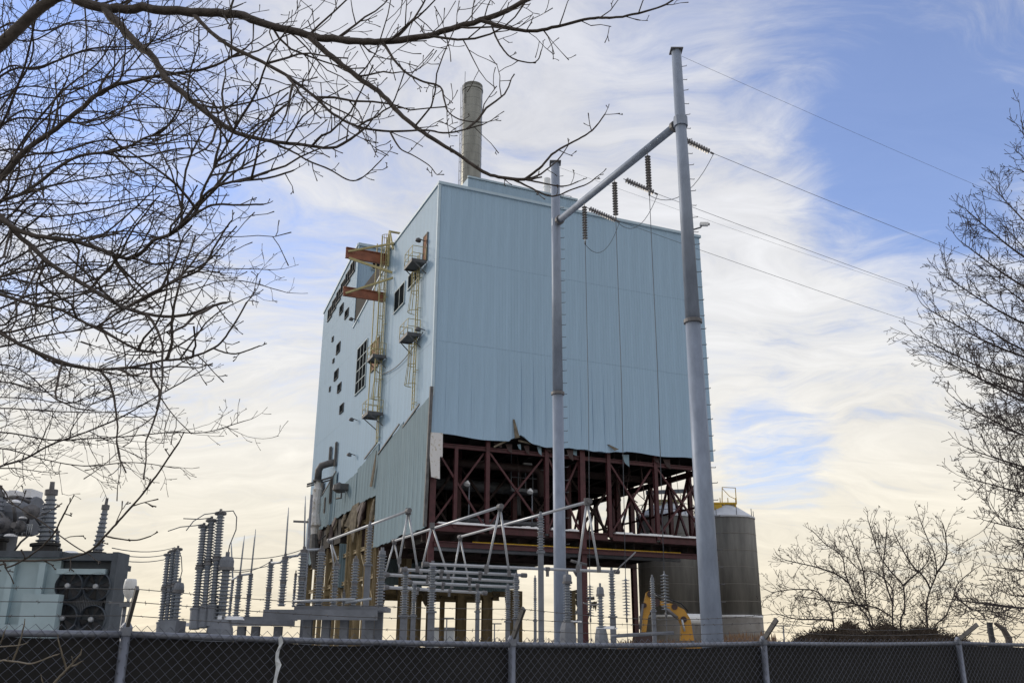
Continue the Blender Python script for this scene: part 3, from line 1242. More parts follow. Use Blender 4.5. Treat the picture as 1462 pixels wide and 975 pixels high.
# exposed framing along the left wall
for k, v in enumerate((13.4, 15.4, 16.6, 19.0, 21.5, 23.0, 25.4, 28.0, 30.6, 33.2, 35.8, 39.4)):
    column(.4, v, 0, 15.3, (.5, .36, .42, .5)[k % 4], M_TAN)
for k, (v, u_) in enumerate(((17, 4), (22, 5), (27, 4.5), (32, 5), (36, 4))):
    column(u_, v, 0, 12, .45, M_TAN)
for z in (4.4, 7.0, 9.4, 11.6):
    beam((.42, 13.2, z), (.42, 39.6, z), .2, .3, M_TAN)
for (a, b, z0, z1) in ((13.4, 19, 4.5, 9.4), (19, 23, 9.4, 4.5), (23, 28, 4.5, 9.4), (28, 33.2, 9.4, 5)):
    c = MB()
    c.bar((.45, a, z0), (.45, b, z1), .16)
    bb('brace', M_TAN, c)
bb('dark_backing', M_DARK, MB().box((6.5, 14.5, 9.0), (6.8, 25, 15.5)))
bb('dark_backing', M_DARK, MB().box((1.5, 13.6, 8.6), (1.7, 34, 15.5)))  # dark backing sheets added; the unlit interior is put into their colour
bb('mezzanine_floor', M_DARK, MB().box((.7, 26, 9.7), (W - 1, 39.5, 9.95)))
for k in range(14):
    v = rng.uniform(13.0, 33)
    w = rng.uniform(.2, .7)
    hh = rng.uniform(.8, 3.4)
    c = MB()
    x = rng.uniform(-.05, .25)
    z = 13.2
    pts = [(x, v, z), (x, v + w, z), (x - .3, v + w * 1.1, z - hh * .5), (x - .15, v + w * .8, z - hh), (x - .3, v + w * .4, z - hh * .8), (x - .1, v + w * .05, z - hh * .55)]
    c.poly(pts, (-.05, 0, 0))
    bb('torn_rag', M_INSUL if k % 3 == 0 else M_DARKST, c)
# a big curled sheet of insulation
c = MB()
q0 = lw(506, 737, -.2)
pts = []
c.poly([(-.2, q0[1] - 1.5, q0[2] + 1.0), (-.3, q0[1] + .2, q0[2] + .9), (-.7, q0[1] + 1.2, q0[2] - .7), (-.4, q0[1] + .5, q0[2] - .9), (-.2, q0[1] - .3, q0[2] - 2.2), (-.1, q0[1] - .9, q0[2] - .6)], (-.06, 0, 0))
bb('curled_insulation', M_INSUL, c)

# ------------------------------------------------------------------ concrete silos
SY = 84.0


def silo(px0, px1, ytop, yap, label, extra):
    cx = (px0 + px1) / 2
    p = P(cx, 880, SY)
    r_ = wpx((px1 - px0) / 2, p)
    zt = zat(cx, ytop, SY)
    za = zat(cx, yap, SY)
    zr_ = zat(cx, 882, SY)
    t = empty('concrete_silo', (p.x, SY, 0), label, 'silo', 'concrete silos behind the building')
    MB().lathe([(r_ * 1.0, zr_), (r_, zt)], (p.x, SY, 0), n=40, smooth=True).build('wall', M_CONC, t)
    MB().lathe([(r_ * 1.02, 0), (r_ * 1.02, zr_)], (p.x, SY, 0), n=40, smooth=True).build('base_ring', M_CONCB, t)
    MB().lathe([(r_ * 1.015, zr_ - .02), (r_ * 1.035, zr_ + .05), (r_ * 1.03, zr_ + .18), (r_, zr_ + .2)], (p.x, SY, 0), n=40).build('snow_ledge', M_SNOW, t)
    MB().lathe([(r_ * 1.02, zt - .02), (r_ * 1.02, zt + .12), (r_ * .99, zt + .14), (r_ * .2, za), (r_ * .15, za)], (p.x, SY, 0), n=32, smooth=False).build('cone_roof', M_ROOFSN, t)
    zj = zr_ + 1.3
    while zj < zt - .5:      # lift joints of the slip-formed wall
        MB().lathe([(r_ * .99, zj), (r_ * 1.006, zj + .01), (r_ * 1.006, zj + .05), (r_ * .99, zj + .06)], (p.x, SY, 0), n=40, smooth=True).build('lift_joint', M_CONCB, t)
        zj += 1.45
    m_ = MB()
    for k in range(9):
        a = 2 * math.pi * k / 9
        m_.tube([(p.x + r_ * 1.0 * math.cos(a), SY + r_ * math.sin(a), zt + .1), (p.x + r_ * math.cos(a), SY + r_ * math.sin(a), zt + .8)], .035, 5)
    m_.build('edge_stub', M_STEELG, t)
    m_ = MB()
    x0 = p.x - r_ * .5 if extra else p.x - r_ * .35
    m_.box((x0, SY - 1.1, za - .25), (x0 + r_ * .85, SY + .7, za - .1))
    for q in range(3):
        m_.bar((x0 + q * r_ * .4, SY - 1.0, za - 1.2), (x0 + q * r_ * .4, SY - 1.0, za - .2), .12)
    for q in range(4):
        m_.tube([(x0 + q * r_ * .27, SY - 1.1, za - .1), (x0 + q * r_ * .27, SY - 1.1, za + .3)], .04, 5)
    m_.box((x0 + .1, SY - 1.25, za - 1.1), (x0 + .8, SY - .9, za - .3))
    m_.build('roof_platform', M_YELPIPE if extra else M_YEL, t)
    if extra:
        m_ = MB()
        xa, xb = p.x - r_ * .15, p.x + r_ * .35
        m_.tube([(xa, SY - .9, za - .1), (xa + .1, SY - .9, za + 1.3), (xb, SY - .9, za + 1.25), (xb, SY - .9, za - .1)], .045, 6, smooth=False)
        m_.tube([(xa + .1, SY - .9, za + 1.2), (p.x + .3, SY - .9, za + .5), (xb, SY - .9, za + .2)], .03, 5)
        m_.build('hoist_frame', M_YELPIPE, t)
    else:
        m_ = MB()
        for k in range(12):
            a = 2 * math.pi * k / 12
            b = 2 * math.pi * (k + 1) / 12
            ca, cb = (p.x + r_ * 1.0 * math.cos(a), SY + r_ * math.sin(a)), (p.x + r_ * 1.0 * math.cos(b), SY + r_ * math.sin(b))
            m_.tube([(*ca, zt), (*ca, zt + 1.1)], .03, 5)
            for hh in (.55, 1.1):
                m_.tube([(*ca, zt + hh), (*cb, zt + hh)], .03, 5)
        m_.bar((p.x - 2, SY - 1.8, za + .4), (p.x + 2.4, SY - 1.8, za + .6), .2, .35)
        m_.bar((p.x - 1.6, SY - 1.8, za - 1.4), (p.x - 1.6, SY - 1.8, za + .5), .12)
        m_.bar((p.x + 1.9, SY - 1.8, za - 1.4), (p.x + 1.9, SY - 1.8, za + .5), .12)
        m_.build('roof_railing', M_STEELG, t)
    return t


silo(914, 1001, 741, 714, 'concrete silo seen behind the open steel storey and the excavator arm', False)
silo(1003, 1087, 742, 718, 'dark concrete silo with snowy cone roof right of the tallest steel pole', True)

# ------------------------------------------------------------------ the H-frame of two steel poles
YR, YL = 30.7, 39.6


def steel_pole(px_b, py_b, px_t, py_t, Y, wb, wt, ring_y, label):
    b = P(px_b, py_b, Y)
    top = P(px_t, py_t, Y)
    x = (b.x + top.x) / 2
    t = empty('steel_pole', (x, Y, 0), label, 'utility pole', 'poles of the line frame')
    rb, rt = wpx(wb / 2, b), wpx(wt / 2, top)
    zr_ = zat(px_b, ring_y, Y)
    zt = top.z
    rr = rb + (rt - rb) * zr_ / zt
    m_ = MB()
    m_.lathe([(rb, 0), (rr, zr_)], (x, Y, 0), n=12, smooth=True)
    m_.lathe([(rr * .96, zr_), (rt, zt - .02)], (x, Y, 0), n=12, smooth=True)
    m_.build('shaft', M_GALV, t)
    MB().lathe([(rr * 1.02, zr_ - .14), (rr * 1.22, zr_ - .12), (rr * 1.22, zr_ + .0), (rr * 1.0, zr_ + .03)], (x, Y, 0), n=20).build('flange_ring', M_CAPM, t)
    MB().box((x - rt * 1.3, Y - rt * 1.15, zt - .02), (x + rt * 1.3, Y + rt * 1.3, zt + .03)).build('top_plate', M_CAPM, t)
    m_ = MB()
    z = 3.2
    k = 0
    while z < zt - .5:
        r_ = rb + (rt - rb) * z / zt
        a = -.25 if k % 2 else .12
        dx, dy = math.cos(a), math.sin(a)
        m_.tube([(x + dx * r_ * .9, Y + dy * r_ * .9, z), (x + dx * (r_ + .17), Y + dy * (r_ + .17), z), (x + dx * (r_ + .17), Y + dy * (r_ + .17), z + .035)], .014, 5)
        z += .55
        k += 1
    m_.build('step_bolts', M_CAPM, t)
    return t, x, zt


pr_, XR, ZRT = steel_pole(1019, 913, 964, 73, YR, 32.5, 13.5, 457, 'tallest grey steel pole, right of the building front')
pl_, XL, ZLT = steel_pole(797, 912, 795.5, 233, YL, 19.5, 12.5, 560, 'thinner grey steel pole in front of the blue wall')
A = P(966, 180, YR)
Bp = P(800, 314, YL)
zb_ = (A.z + Bp.z) / 2
A = Vector((XR, YR, zb_))
Bq = Vector((XL, YL, zb_))
bd = (A - Bq).normalized()
m_ = empty('crossbeam', (XL, YL, zb_), 'round grey steel beam spanning between the two steel poles', 'crossbeam')
MB().tube([Bq + bd * .42, A - bd * .4], [.16, .16], 14).build('beam', M_GALV, m_)
for p, s_, cr_ in ((Bq, 1, .225), (A, -1, .27)):
    MB().lathe([(.23, .3), (.23, .33), (.23, .42), (.23, .44)], p, bd * s_, 12).build('end_flange', M_CAPM, m_)
    MB().lathe([(cr_, -.2), (cr_, .2)], p, (0, 0, 1), 12).build('collar', M_GALV, m_)
WD = Vector((bd.y * -1, bd.x, 0))
WD = Vector((.885, .465, 0)).normalized()   # direction in which the line leaves


def disc_string(p, q, n, r_, name, label, cat='insulator', group=None, m_=M_DISC):
    """string of cap-and-pin discs from p to q"""
    p, q = Vector(p), Vector(q)
    ax = (q - p)
    L = ax.length
    ax.normalize()
    t = empty(name, p, label, cat, group)
    prof = [(.018, 0), (.018, L * .06)]
    a = L * .07
    st = L * .86 / n
    for k in range(n):
        h = a + k * st
        prof += [(.04, h), (.045, h + st * .25), (r_, h + st * .45), (r_ * .96, h + st * .55), (.03, h + st * .62), (.025, h + st * .95)]
    prof += [(.018, L * .95), (.018, L)]
    o = MB().lathe(prof, p, ax, 14, smooth=False).build('discs', m_, t)
    MB().tube([q - ax * .05, q + ax * .10], .04, 6).build('clamp', M_CAPM, t)
    return t


def wire(name, pts, r_, label, group=None, cat='cable', n=5, m_=M_WIRE):
    pts = [Vector(p) for p in pts]
    o = MB().tube(pts, r_, n).thing(name, m_, pts[0], label, cat, group)
    return o


def sagline(p, q, sag, n=16):
    p, q = Vector(p), Vector(q)
    return [p + (q - p) * (k / n) + Vector((0, 0, -sag * 4 * (k / n) * (1 - k / n))) for k in range(n + 1)]


# three phases: positions along the beam from the picture
PH = []
NAMES = ('nearest the tallest pole', 'in the middle of the crossbeam', 'nearest the thinner pole')


def on_beam(px):
    best = None
    for k in range(401):
        t = k / 400
        p = Bq + (A - Bq) * t
        c_ = CR.transposed() @ (p - EYE)
        x = 731 + F * c_.x / -c_.z
        if best is None or abs(x - px) < best[0]:
            best = (abs(x - px), p)
    return best[1]


def at_depth(px, py, p):
    return P(px, py, p.y)


for k, (bx, sy0, sy1, wx0, wy0, wx1, wy1, ex, ey, vx) in enumerate((
        (924, 230, 276, 960, 200, 1000, 214, 1480, 338, 925), (877, 268, 312, 884, 264, 926, 275, 1480, 405, 877.5), (834, 305, 346, 832, 309, 868, 323, 1480, 452, 835))):
    p = on_beam(bx)
    top = at_depth(bx, sy0, p)
    bot = at_depth(bx, sy1, p)
    disc_string((p.x, p.y, p.z - .18), (p.x, p.y, bot.z), 13, .125, 'insulator_string', 'hanging disc insulator string ' + NAMES[k], group='hanging insulator strings')
    q = on_beam(wx0)
    q0 = Vector((q.x, q.y, q.z - .28))
    e = at_depth(wx1, wy1, q)
    # the strain string leaves along the line direction
    L = 1.9
    q1 = q0 + WD * L + Vector((0, 0, -.28))
    disc_string(q0 + WD * .22, q1, 12, .125, 'insulator_string', 'slanting disc insulator string ' + NAMES[k], group='slanting insulator strings')
    far = q1 + WD * 95 + Vector((0, 0, -3.5))
    wire('line_wire', sagline(q1 + WD * .1, far, 1.4, 24), .010, 'overhead wire leaving the frame to the right ' + NAMES[k], 'overhead wires')
    hang = Vector((p.x, p.y, bot.z - .1))
    wire('jumper_wire', sagline(q1 + WD * .1, hang, .9, 12), .013, 'looping jumper wire at the insulators ' + NAMES[k], 'jumper wires')
    # drop wire to the switchyard, ending in a disc string
    bx2, ys0, ys1 = ((948, 815, 876), (893, 822, 884), (842, 832, 884))[k]
    b1 = P(bx2, ys0, p.y)
    b2 = P(bx2, ys1, p.y)
    gnd = Vector((b1.x, b1.y, .1))
    wire('drop_wire', [hang, (hang + b1) / 2 + Vector((.05, 0, 0)), Vector((b1.x, b1.y, b1.z))], .014, 'thin wire dropping from the string ' + NAMES[k] + ' to the switchyard', 'drop wires')
    disc_string(b1, (b1.x, b1.y, b2.z), 12, .15, 'insulator_string', 'disc insulator string low down on the drop wire ' + NAMES[k], group='low insulator strings', m_=M_PORC)
    wire('anchor_wire', [(b1.x, b1.y, b2.z), (b1.x, b1.y, 0)], .012, 'short wire anchoring the low disc string ' + NAMES[k], 'anchor wires')
for (px, py, Y, x, zt, lab) in ((975, 78, YR, XR, ZRT, 'thin shield wire leaving the top of the tallest pole'), (803, 234, YL, XL, ZLT, 'thin shield wire leaving the top of the thinner pole')):
    p = Vector((x + .2, Y, zt - .25))
    wire('shield_wire', sagline(p, p + WD * 95 + Vector((0, 0, -3.0)), 1.2, 24), .006, lab, 'shield wires')
    # its little bracket belongs to the pole
# surveillance camera on the tall pole
p = P(1003, 324, YR)
t = empty('security_camera', (XR, YR, p.z), 'small white security camera on an arm of the tallest pole', 'camera')
MB().tube([(XR + .22, YR, p.z - .12), (p.x - .08, YR - .05, p.z - .05), (p.x - .02, YR - .05, p.z + .05)], .03, 6).build('arm', M_STEELG, t)
MB().box((p.x - .10, YR - .14, p.z + .02), (p.x + .20, YR + .02, p.z + .13)).build('housing', M_WHITE, t)
MB().lathe([(.045, 0), (.05, .05)], (p.x + .2, YR - .06, p.z + .075), (1, 0, 0), 10).build('lens', M_BLACK, t)

# ------------------------------------------------------------------ switchyard


def sheds(r_, L, step=.075, rt=None, core=.55):
    step *= 1.35
    """profile of a ribbed porcelain column (radius, height)"""
    rt = r_ if rt is None else rt
    n = max(5, int(L / step))
    prof = [(r_ * .75, 0), (r_ * .75, L * .03)]
    for k in range(n):
        h = L * (.03 + .94 * k / n)
        st = L * .94 / n
        rr = r_ + (rt - r_) * k / n
        prof += [(rr * core, h), (rr, h + st * .30), (rr * .97, h + st * .42), (rr * core, h + st * .55)]
    prof += [(rt * .75, L * .97), (rt * .75, L)]
    return prof


def post_insulator(px, yt, yb, w, Y, label, base=912, colw=None, cap=True, twin=True, group='post insulators in the switchyard', mid=True):
    """stacked ribbed insulator on a grey steel column"""
    p = P(px, (yt + yb) / 2, Y)
    x = p.x
    zt, zb = zat(px, yt, Y), zat(px, yb, Y)
    r_ = wpx(w / 2, p)
    t = empty('post_insulator', (x, Y, 0), label, 'insulator', group)
    L = zt - zb
    if twin:
        for a, b in ((0, .485), (.515, 1)):
            MB().lathe(sheds(r_, L * (b - a), .07), (x, Y, zb + L * a), n=14).build('porcelain', M_PORC, t)
        MB().lathe([(r_ * .8, -L * .018), (r_ * .8, L * .018)], (x, Y, zb + L * .5), n=12).build('joint', M_CAPM, t)
    else:
        MB().lathe(sheds(r_, L, .07), (x, Y, zb), n=14).build('porcelain', M_PORC, t)
    if cap:
        MB().lathe([(r_ * .7, 0), (r_ * .7, .08), (r_ * .35, .10), (r_ * .35, .2)], (x, Y, zt), n=10).build('cap', M_STEELG, t)
    cw = r_ * 1.5 if colw is None else wpx(colw, p)
    m_ = MB()
    m_.box((x - cw / 2, Y - cw / 2, 0), (x + cw / 2, Y + cw / 2, zb - .06))
    m_.box((x - cw * .75, Y - cw * .75, zb - .06), (x + cw * .75, Y + cw * .75, zb))
    m_.box((x - cw, Y - cw, 0), (x + cw, Y + cw, .05))
    m_.build('pedestal', M_STEELG, t)
    return t


POSTS = [
    (527, 752, 805, 10, 34, 'tall post insulator touching the slanting tube left of the green wall'),
    (578, 816, 878, 12.5, 37.5, 'post insulator left of the two A frames, second from the steel platform'),
    (591, 835, 878, 8.5, 43, 'thin post insulator between two thicker ones under the middle A frame'),
    (617, 808, 872, 12.5, 35, 'thick post insulator carrying the front bus tube below the building corner'),
    (682, 848, 872, 8, 44, 'short post insulator alone under the bus tubes, left of the fence post'),
    (725, 839, 886, 9, 42, 'post insulator just left of the fence post in the centre'),
    (737, 824, 882, 10.5, 39, 'post insulator directly behind the central fence post'),
    (764, 827, 885, 5.5, 46, 'thin far post insulator left of the tall one'),
    (772, 738, 787, 10.5, 33.5, 'tallest post insulator, just left of the thinner steel pole'),
    (874, 818, 879, 10.5, 34, 'post insulator under the right end of the front bus tube'),
    (932, 827, 871, 7.5, 40, 'slim post insulator in front of the excavator boom'),
    (544, 790, 866, 14, 31, 'thick post insulator at the right end of the steel platform'),
]
for a in POSTS:
    post_insulator(*a)


def lower_bus(x0, y0, x1, y1, Y0, label):
    p, q = P(x0, y0, Y0), None
    z = p.z
    # find the distance of the right end at the same height
    d = ray(x1, y1)
    Y1 = d.y * (z - EYE.z) / d.z
    q = EYE + d * (Y1 / d.y)
    t = empty('bus_tube', p, label, 'bus tube', 'level bus tubes')
    r_ = wpx(2.3, p)
    MB().tube([p, q], r_, 10).build('tube', M_ALU, t)
    for e in (p, q):
        MB().lathe([(r_ * 1.5, -.12), (r_ * 1.5, .12)], e, q - p, 10).build('end_clamp', M_CAPM, t)
    for s_ in (.3, .62):
        m_ = MB()
        m_.lathe([(r_ * 1.4, -.08), (r_ * 1.4, .08)], p + (q - p) * s_, q - p, 8)
        m_.box(tuple(p + (q - p) * s_ + Vector((-.06, -.06, -.28))), tuple(p + (q - p) * s_ + Vector((.06, .06, 0))))
        m_.build('clamp', M_CAPM, t)
    return p, q


LB = [lower_bus(607, 805, 880, 816, 34.5, 'longest level bus tube, front one, passing behind the thinner pole'),
      lower_bus(576, 813, 748, 821, 37, 'second level bus tube from the front'),
      lower_bus(551, 820, 737, 830, 39.5, 'third level bus tube from the front, the middle one'),
      lower_bus(584, 831, 737, 838, 42.5, 'fourth level bus tube, last but one'),
      lower_bus(551, 838, 692, 846, 45.5, 'rearmost and lowest looking level bus tube')]


def high_bus(x0, y0, x1, y1, z, label, extra=0):
    pts = []
    for (x, y) in ((x0, y0), (x1, y1)):
        d = ray(x, y)
        s_ = (z - EYE.z) / d.z
        pts.append(EYE + d * s_)
    p, q = pts
    t = empty('high_bus_tube', p, label, 'bus tube', 'slanting high bus tubes')
    MB().tube([p, q], .055, 10).build('tube', M_ALU, t)
    for e in (p, q):
        MB().lathe([(.10, -.14), (.10, .14)], e, q - p, 10).build('end_clamp', M_CAPM, t)
    return p, q


HB = [high_bus(470, 771, 583, 729, 6.75, 'left slanting tube in front of the torn left wall'),
      high_bus(563, 772, 714, 723, 6.75, 'middle slanting tube below the building corner'),
      high_bus(657, 766, 840, 716, 6.75, 'right slanting tube crossing behind the thinner pole')]
AF = [(583, 730, 570, 800, 596, 812, 'A frame of thin struts against the green wall'),
      (563, 773, 549, 822, 571, 814, 'A frame at the near left end of the middle tube'),
      (617, 750, 601, 815, 640, 822, 'A frame halfway along the middle tube, left of the deck'),
      (714, 724, 695, 812, 727, 818, 'tallest A frame, on the right end of the middle tube'),
      (657, 767, 645, 836, 671, 840, 'A frame at the left end of the right tube'),
      (838, 716, 825, 812, 855, 812, 'A frame right of the thinner pole'),
      (472, 772, 477, 808, 484, 808, 'small A frame at the far left end of the left tube')]
for (ax, ay, bx, by, cx, cy, lab) in AF:
    d = ray(ax, ay)
    top = EYE + d * ((6.75 - EYE.z) / d.z)
    b = P(bx, by, top.y)
    c_ = P(cx, cy, top.y + .05)
    t = empty('a_frame', (top.x, top.y, min(b.z, c_.z)), lab, 'strut frame', 'strut frames under the slanting tubes')
    for e in (b, c_):
        MB().tube([top, e], .042, 8).build('leg', M_ALU, t)
        MB().box(tuple(e + Vector((-.07, -.07, -.12))), tuple(e + Vector((.07, .07, .1)))).build('foot_clamp', M_CAPM, t)
    MB().box(tuple(top + Vector((-.1, -.1, -.12))), tuple(top + Vector((.1, .1, .12)))).build('head_clamp', M_CAPM, t)

# equipment with a head box on a ribbed column (instrument transformers)


def head_transformer(px, yh, yt, yb, w, Y, base_w, label, base_h=None):
    p = P(px, yt, Y)
    x = p.x
    r_ = wpx(w / 2, p)
    zh, zt, zb = zat(px, yh, Y), zat(px, yt, Y), zat(px, yb, Y)
    t = empty('instrument_transformer', (x, Y, 0), label, 'transformer', 'instrument transformers')
    MB().lathe(sheds(r_ * 1.05, zt - zb, .075, r_ * .95), (x, Y, zb), n=16).build('porcelain', M_PORC, t)
    MB().lathe([(r_ * .9, 0), (r_ * 1.05, .03), (r_ * 1.05, zh - zt - .1), (r_ * .85, zh - zt), (r_ * .3, zh - zt + .02), (r_ * .3, zh - zt + .14)], (x, Y, zt), n=8, smooth=False).build('head', M_STEELG, t)
    MB().lathe([(r_ * 1.15, -.05), (r_ * 1.15, .03)], (x, Y, zt), n=14).build('flange', M_CAPM, t)
    bw = wpx(base_w / 2, p)
    m_ = MB()
    m_.lathe([(bw * 1.1, 0), (bw * 1.1, zb - .5), (bw * 1.05, zb - .25), (bw * .8, zb)], (x, Y, 0), n=8)
    m_.build('tank', M_STEELG, t)
    m_ = MB()
    for k in range(7):
        m_.box((x - bw * .7 + rng.uniform(-.05, .4), Y - bw * .6 + rng.uniform(0, .3), zb - .01), (x - bw * .2 + rng.uniform(0, .7), Y + bw * .3, zb + .025 + .012 * k))
    m_.build('snow_patch', M_SNOW, t)
    return t


head_transformer(323, 795, 811, 884, 19, 26, 34, 'grey box headed instrument transformer beside the three tallest bushings')
head_transformer(255, 832, 843, 893, 13.5, 27, 20, 'smaller box headed instrument transformer at the leftmost bushings')
head_transformer(810, 820, 831, 888, 12.5, 35, 22, 'instrument transformer just right of the thinner pole, on a wide tank')
head_transformer(857, 838, 849, 897, 10.5, 33, 18, 'instrument transformer with a rounded head right of the maroon column')


def breaker(bush, Y, tank, label):
    """dead tank breaker: bushings (xtop,ytop,xbot,ybot,w), tank box in pixels"""
    x0, x1, y0 = tank
    pa, pb = P(x0, y0, Y), P(x1, y0, Y)
    t = empty('circuit_breaker', ((pa.x + pb.x) / 2, Y, 0), label, 'circuit breaker', 'circuit breakers with tall bushings')
    m_ = MB()
    m_.box((pa.x, Y - .1, .9), (pb.x, Y + 1.0, pa.z - .55))
    for xx in (pa.x + .1, pb.x - .25):
        m_.box((xx, Y, 0), (xx + .15, Y + .15, .9))
        m_.box((xx, Y + .8, 0), (xx + .15, Y + .95, .9))
    m_.build('tank', M_STEELG, t)
    m_ = MB()
    m_.box((pa.x - .5, Y - .3, .6), (pa.x - .06, Y + .5, pa.z - .25))
    m_.build('control_cabinet', M_STEELG, t)
    for (xt, yt, xb, yb, w) in bush:
        b = P(xb, yb, Y)
        tp = P(xt, yt, Y + .25)
        ax = tp - b
        L = ax.length
        r_ = wpx(w / 2, b)
        bo = MB()
        bo.lathe(sheds(r_, L * .47, .06, r_ * .97), b + ax * .0, ax, 16)
        bo = bo.build('bushing', M_PORC, t)
        m_ = MB()
        m_.lathe(sheds(r_ * .97, L * .47, .06, r_ * .92), b + ax * .52, ax, 16)
        m_.build('bushing', M_PORC, t)
        MB().lathe([(r_ * 1.05, L * .47), (r_ * 1.05, L * .495), (r_ * .8, L * .5), (r_ * 1.0, L * .52)], b, ax, 14).build('flange', M_CAPM, t)
        MB().lathe([(r_ * .8, L * .985), (r_ * 1.25, L * .99), (r_ * 1.25, L * 1.01), (r_ * .3, L * 1.02), (r_ * .3, L * 1.05)], b, ax, 12).build('terminal', M_CAPM, t)
        MB().lathe([(r_ * 1.1, -.55), (r_ * 1.15, -.05), (r_ * 1.3, -.04), (r_ * 1.3, .0)], b, ax, 12).build('turret', M_STEELG, t)
    return t


breaker(((291, 752, 280, 868, 13.5), (302, 743, 292, 866, 13.5), (315, 733, 304, 864, 14)), 26, (262, 318, 872), 'circuit breaker with the three tallest ribbed bushings')
breaker(((240, 792, 230, 888, 10.5), (247, 787, 237, 888, 10.5), (254, 784, 244, 888, 11)), 27, (222, 252, 890), 'circuit breaker with bunched bushings nearest the big transformer')

# grey steel platform with insulators and lightning rods
t = empty('steel_platform', (P(470, 878, 30).x, 30, 0), 'long grey steel platform carrying a row of insulators', 'platform')
pa, pb = P(425, 868, 30), P(552, 866, 30)
MB().box((pa.x, 29.5, pb.z - .14), (pb.x, 31.1, pb.z)).build('deck', M_STEELG, t)
MB().box((pa.x - .9, 29.3, pb.z - .42), (pb.x - .2, 29.48, pb.z - .12)).build('girder', M_STEELG, t)
for px in (440, 466, 492, 528):
    q = P(px, 890, 30)
    MB().ibeam((q.x, 30, 0), (q.x, 30, pb.z - .15), .25, .25, .03).build('leg', M_STEELG, t)
m_ = MB()
m_.tube([(pa.x, 29.4, pb.z + .12), (pa.x + 1.9, 29.4, pb.z + .2)], .05, 6)
m_.tube([(pa.x + 1.6, 29.4, pb.z + .1), (pb.x - .4, 29.4, pb.z + .22)], .045, 6)
m_.build('conduit', M_GALV2, t)
t = empty('low_steel_platform', (P(375, 885, 32).x, 32, 0), 'low grey steel platform left of the building carrying small insulators', 'platform')
pa2, pb2 = P(333, 880, 32), P(418, 874, 32)
MB().box((pa2.x, 31.6, pa2.z - .10), (pb2.x, 32.8, pa2.z)).build('deck', M_STEELG, t)
MB().box((pa2.x + .1, 31.3, pa2.z - .30), (pb2.x + .2, 31.55, pa2.z - .08)).build('girder', M_STEELG, t)
for px in (346, 366, 398):
    q = P(px, 890, 32)
    MB().ibeam((q.x, 32, 0), (q.x, 32, pa2.z - .3), .25, .25, .03).build('leg', M_STEELG, t)


def deck_insulator(px, yt, yb, w, Y, zb, label, rod=None):
    p = P(px, yt, Y)
    r_ = wpx(w / 2, p)
    zt = p.z
    L = zt - zb
    t = empty('post_insulator', (p.x, Y, zb), label, 'insulator', 'insulators on the steel platforms')
    for a, b in ((0, .47), (.53, 1)):
        MB().lathe(sheds(r_, L * (b - a), .065, r_ * .96), (p.x, Y, zb + L * a), n=14).build('porcelain', M_PORC, t)
    MB().lathe([(r_ * .7, -L * .035), (r_ * .7, L * .035)], (p.x, Y, zb + L * .5), n=12).build('joint', M_CAPM, t)
    MB().lathe([(r_ * .7, 0), (r_ * .7, .1), (r_ * .3, .12), (r_ * .3, .2)], (p.x, Y, zt), n=10).build('cap', M_CAPM, t)
    if rod:
        e = P(rod[0], rod[1], Y)
        MB().tube([(p.x, Y, zt + .1), (p.x * .2 + e.x * .8, Y, zt * .2 + e.z * .8), e], [.03, .025, .01], 6).build('rod', M_GALV2, t)
    return t, zt


dz = pb.z
tops = {}
for a in ((387, 806, 870, 11, 31.9, pa2.z, 'dark jointed insulator at the right end of the low platform'),
          (342, 826, 880, 11.5, 32, pa2.z, 'stubby platform insulator topped by a thin rod, nearest the tallest bushings', (349, 764)),
          (358, 823, 880, 9, 32.3, pa2.z, 'slim platform insulator topped by the second thin rod', (365, 755)),
          (332, 832, 878, 6, 32.4, pa2.z, 'thinnest insulator on the low platform, behind the box headed transformer', (330, 771))):
    deck_insulator(*a)
for a in ((407, 799, 868, 13, 29.9, pb.z, 'platform insulator under the long upright rod', (412, 724)),
          (422, 823, 868, 5.5, 30.5, pb.z, 'thin short insulator between two thick ones on the long platform'),
          (434, 789, 863, 15, 30, pb.z, 'thickest platform insulator at the building edge, with a tall rod', (436, 708)),
          (459, 788, 864, 14, 30, pb.z, 'thick platform insulator below the wrapped pipe'),
          (480, 808, 863, 11, 30.4, pb.z, 'platform insulator below the left end of the left slanting tube'),
          (508, 802, 860, 12, 30.3, pb.z, 'platform insulator left of the tall one touching the slanting tube'),
          (491, 850, 866, 6, 30.6, pb.z, 'tiny insulator low on the long platform')):
    deck_insulator(*a)
# connecting tubes and jumpers
z1 = zat(434, 786, 30)
wire('jumper_tube', [P(388, 803, 31.5), P(400, 803, 31.0), P(408, 795, 29.9), P(425, 793, 30), P(434, 785, 30), P(460, 784, 30)], .04, 'short grey tube linking the insulators at the building edge', cat='tube', n=6, m_=M_GALV2)
wire('jumper_tube', [P(332, 827, 32.3), P(342, 821, 32), P(358, 819, 32.2)], .035, 'short grey tube linking the two small insulators with rods', cat='tube', n=6, m_=M_GALV2)
b1, b2, b3 = P(315, 729, 26.2), P(302, 739, 26.2), P(291, 748, 26.2)
wire('bushing_lead', [b1, P(308, 732, 26), P(292, 734, 25.5), P(276, 744, 25), P(266, 757, 24.6)], .014, 'curved lead from the tallest bushing to the left')
wire('bushing_lead', [b2, P(285, 741, 25.6), P(262, 740, 25)], .014, 'straight lead from the second tallest bushing')
wire('bushing_lead', [b3, P(280, 750, 25.6), P(258, 752, 25), P(240, 758, 24.6)], .014, 'sagging lead from the shortest of the three tall bushings')
wire('bushing_lead', [b1, P(322, 730, 26), P(333, 729, 26), P(338, 738, 26), P(337, 756, 26), P(328, 778, 26), P(325, 793, 26)], .016, 'arched lead from the tallest bushing down to the box headed transformer')
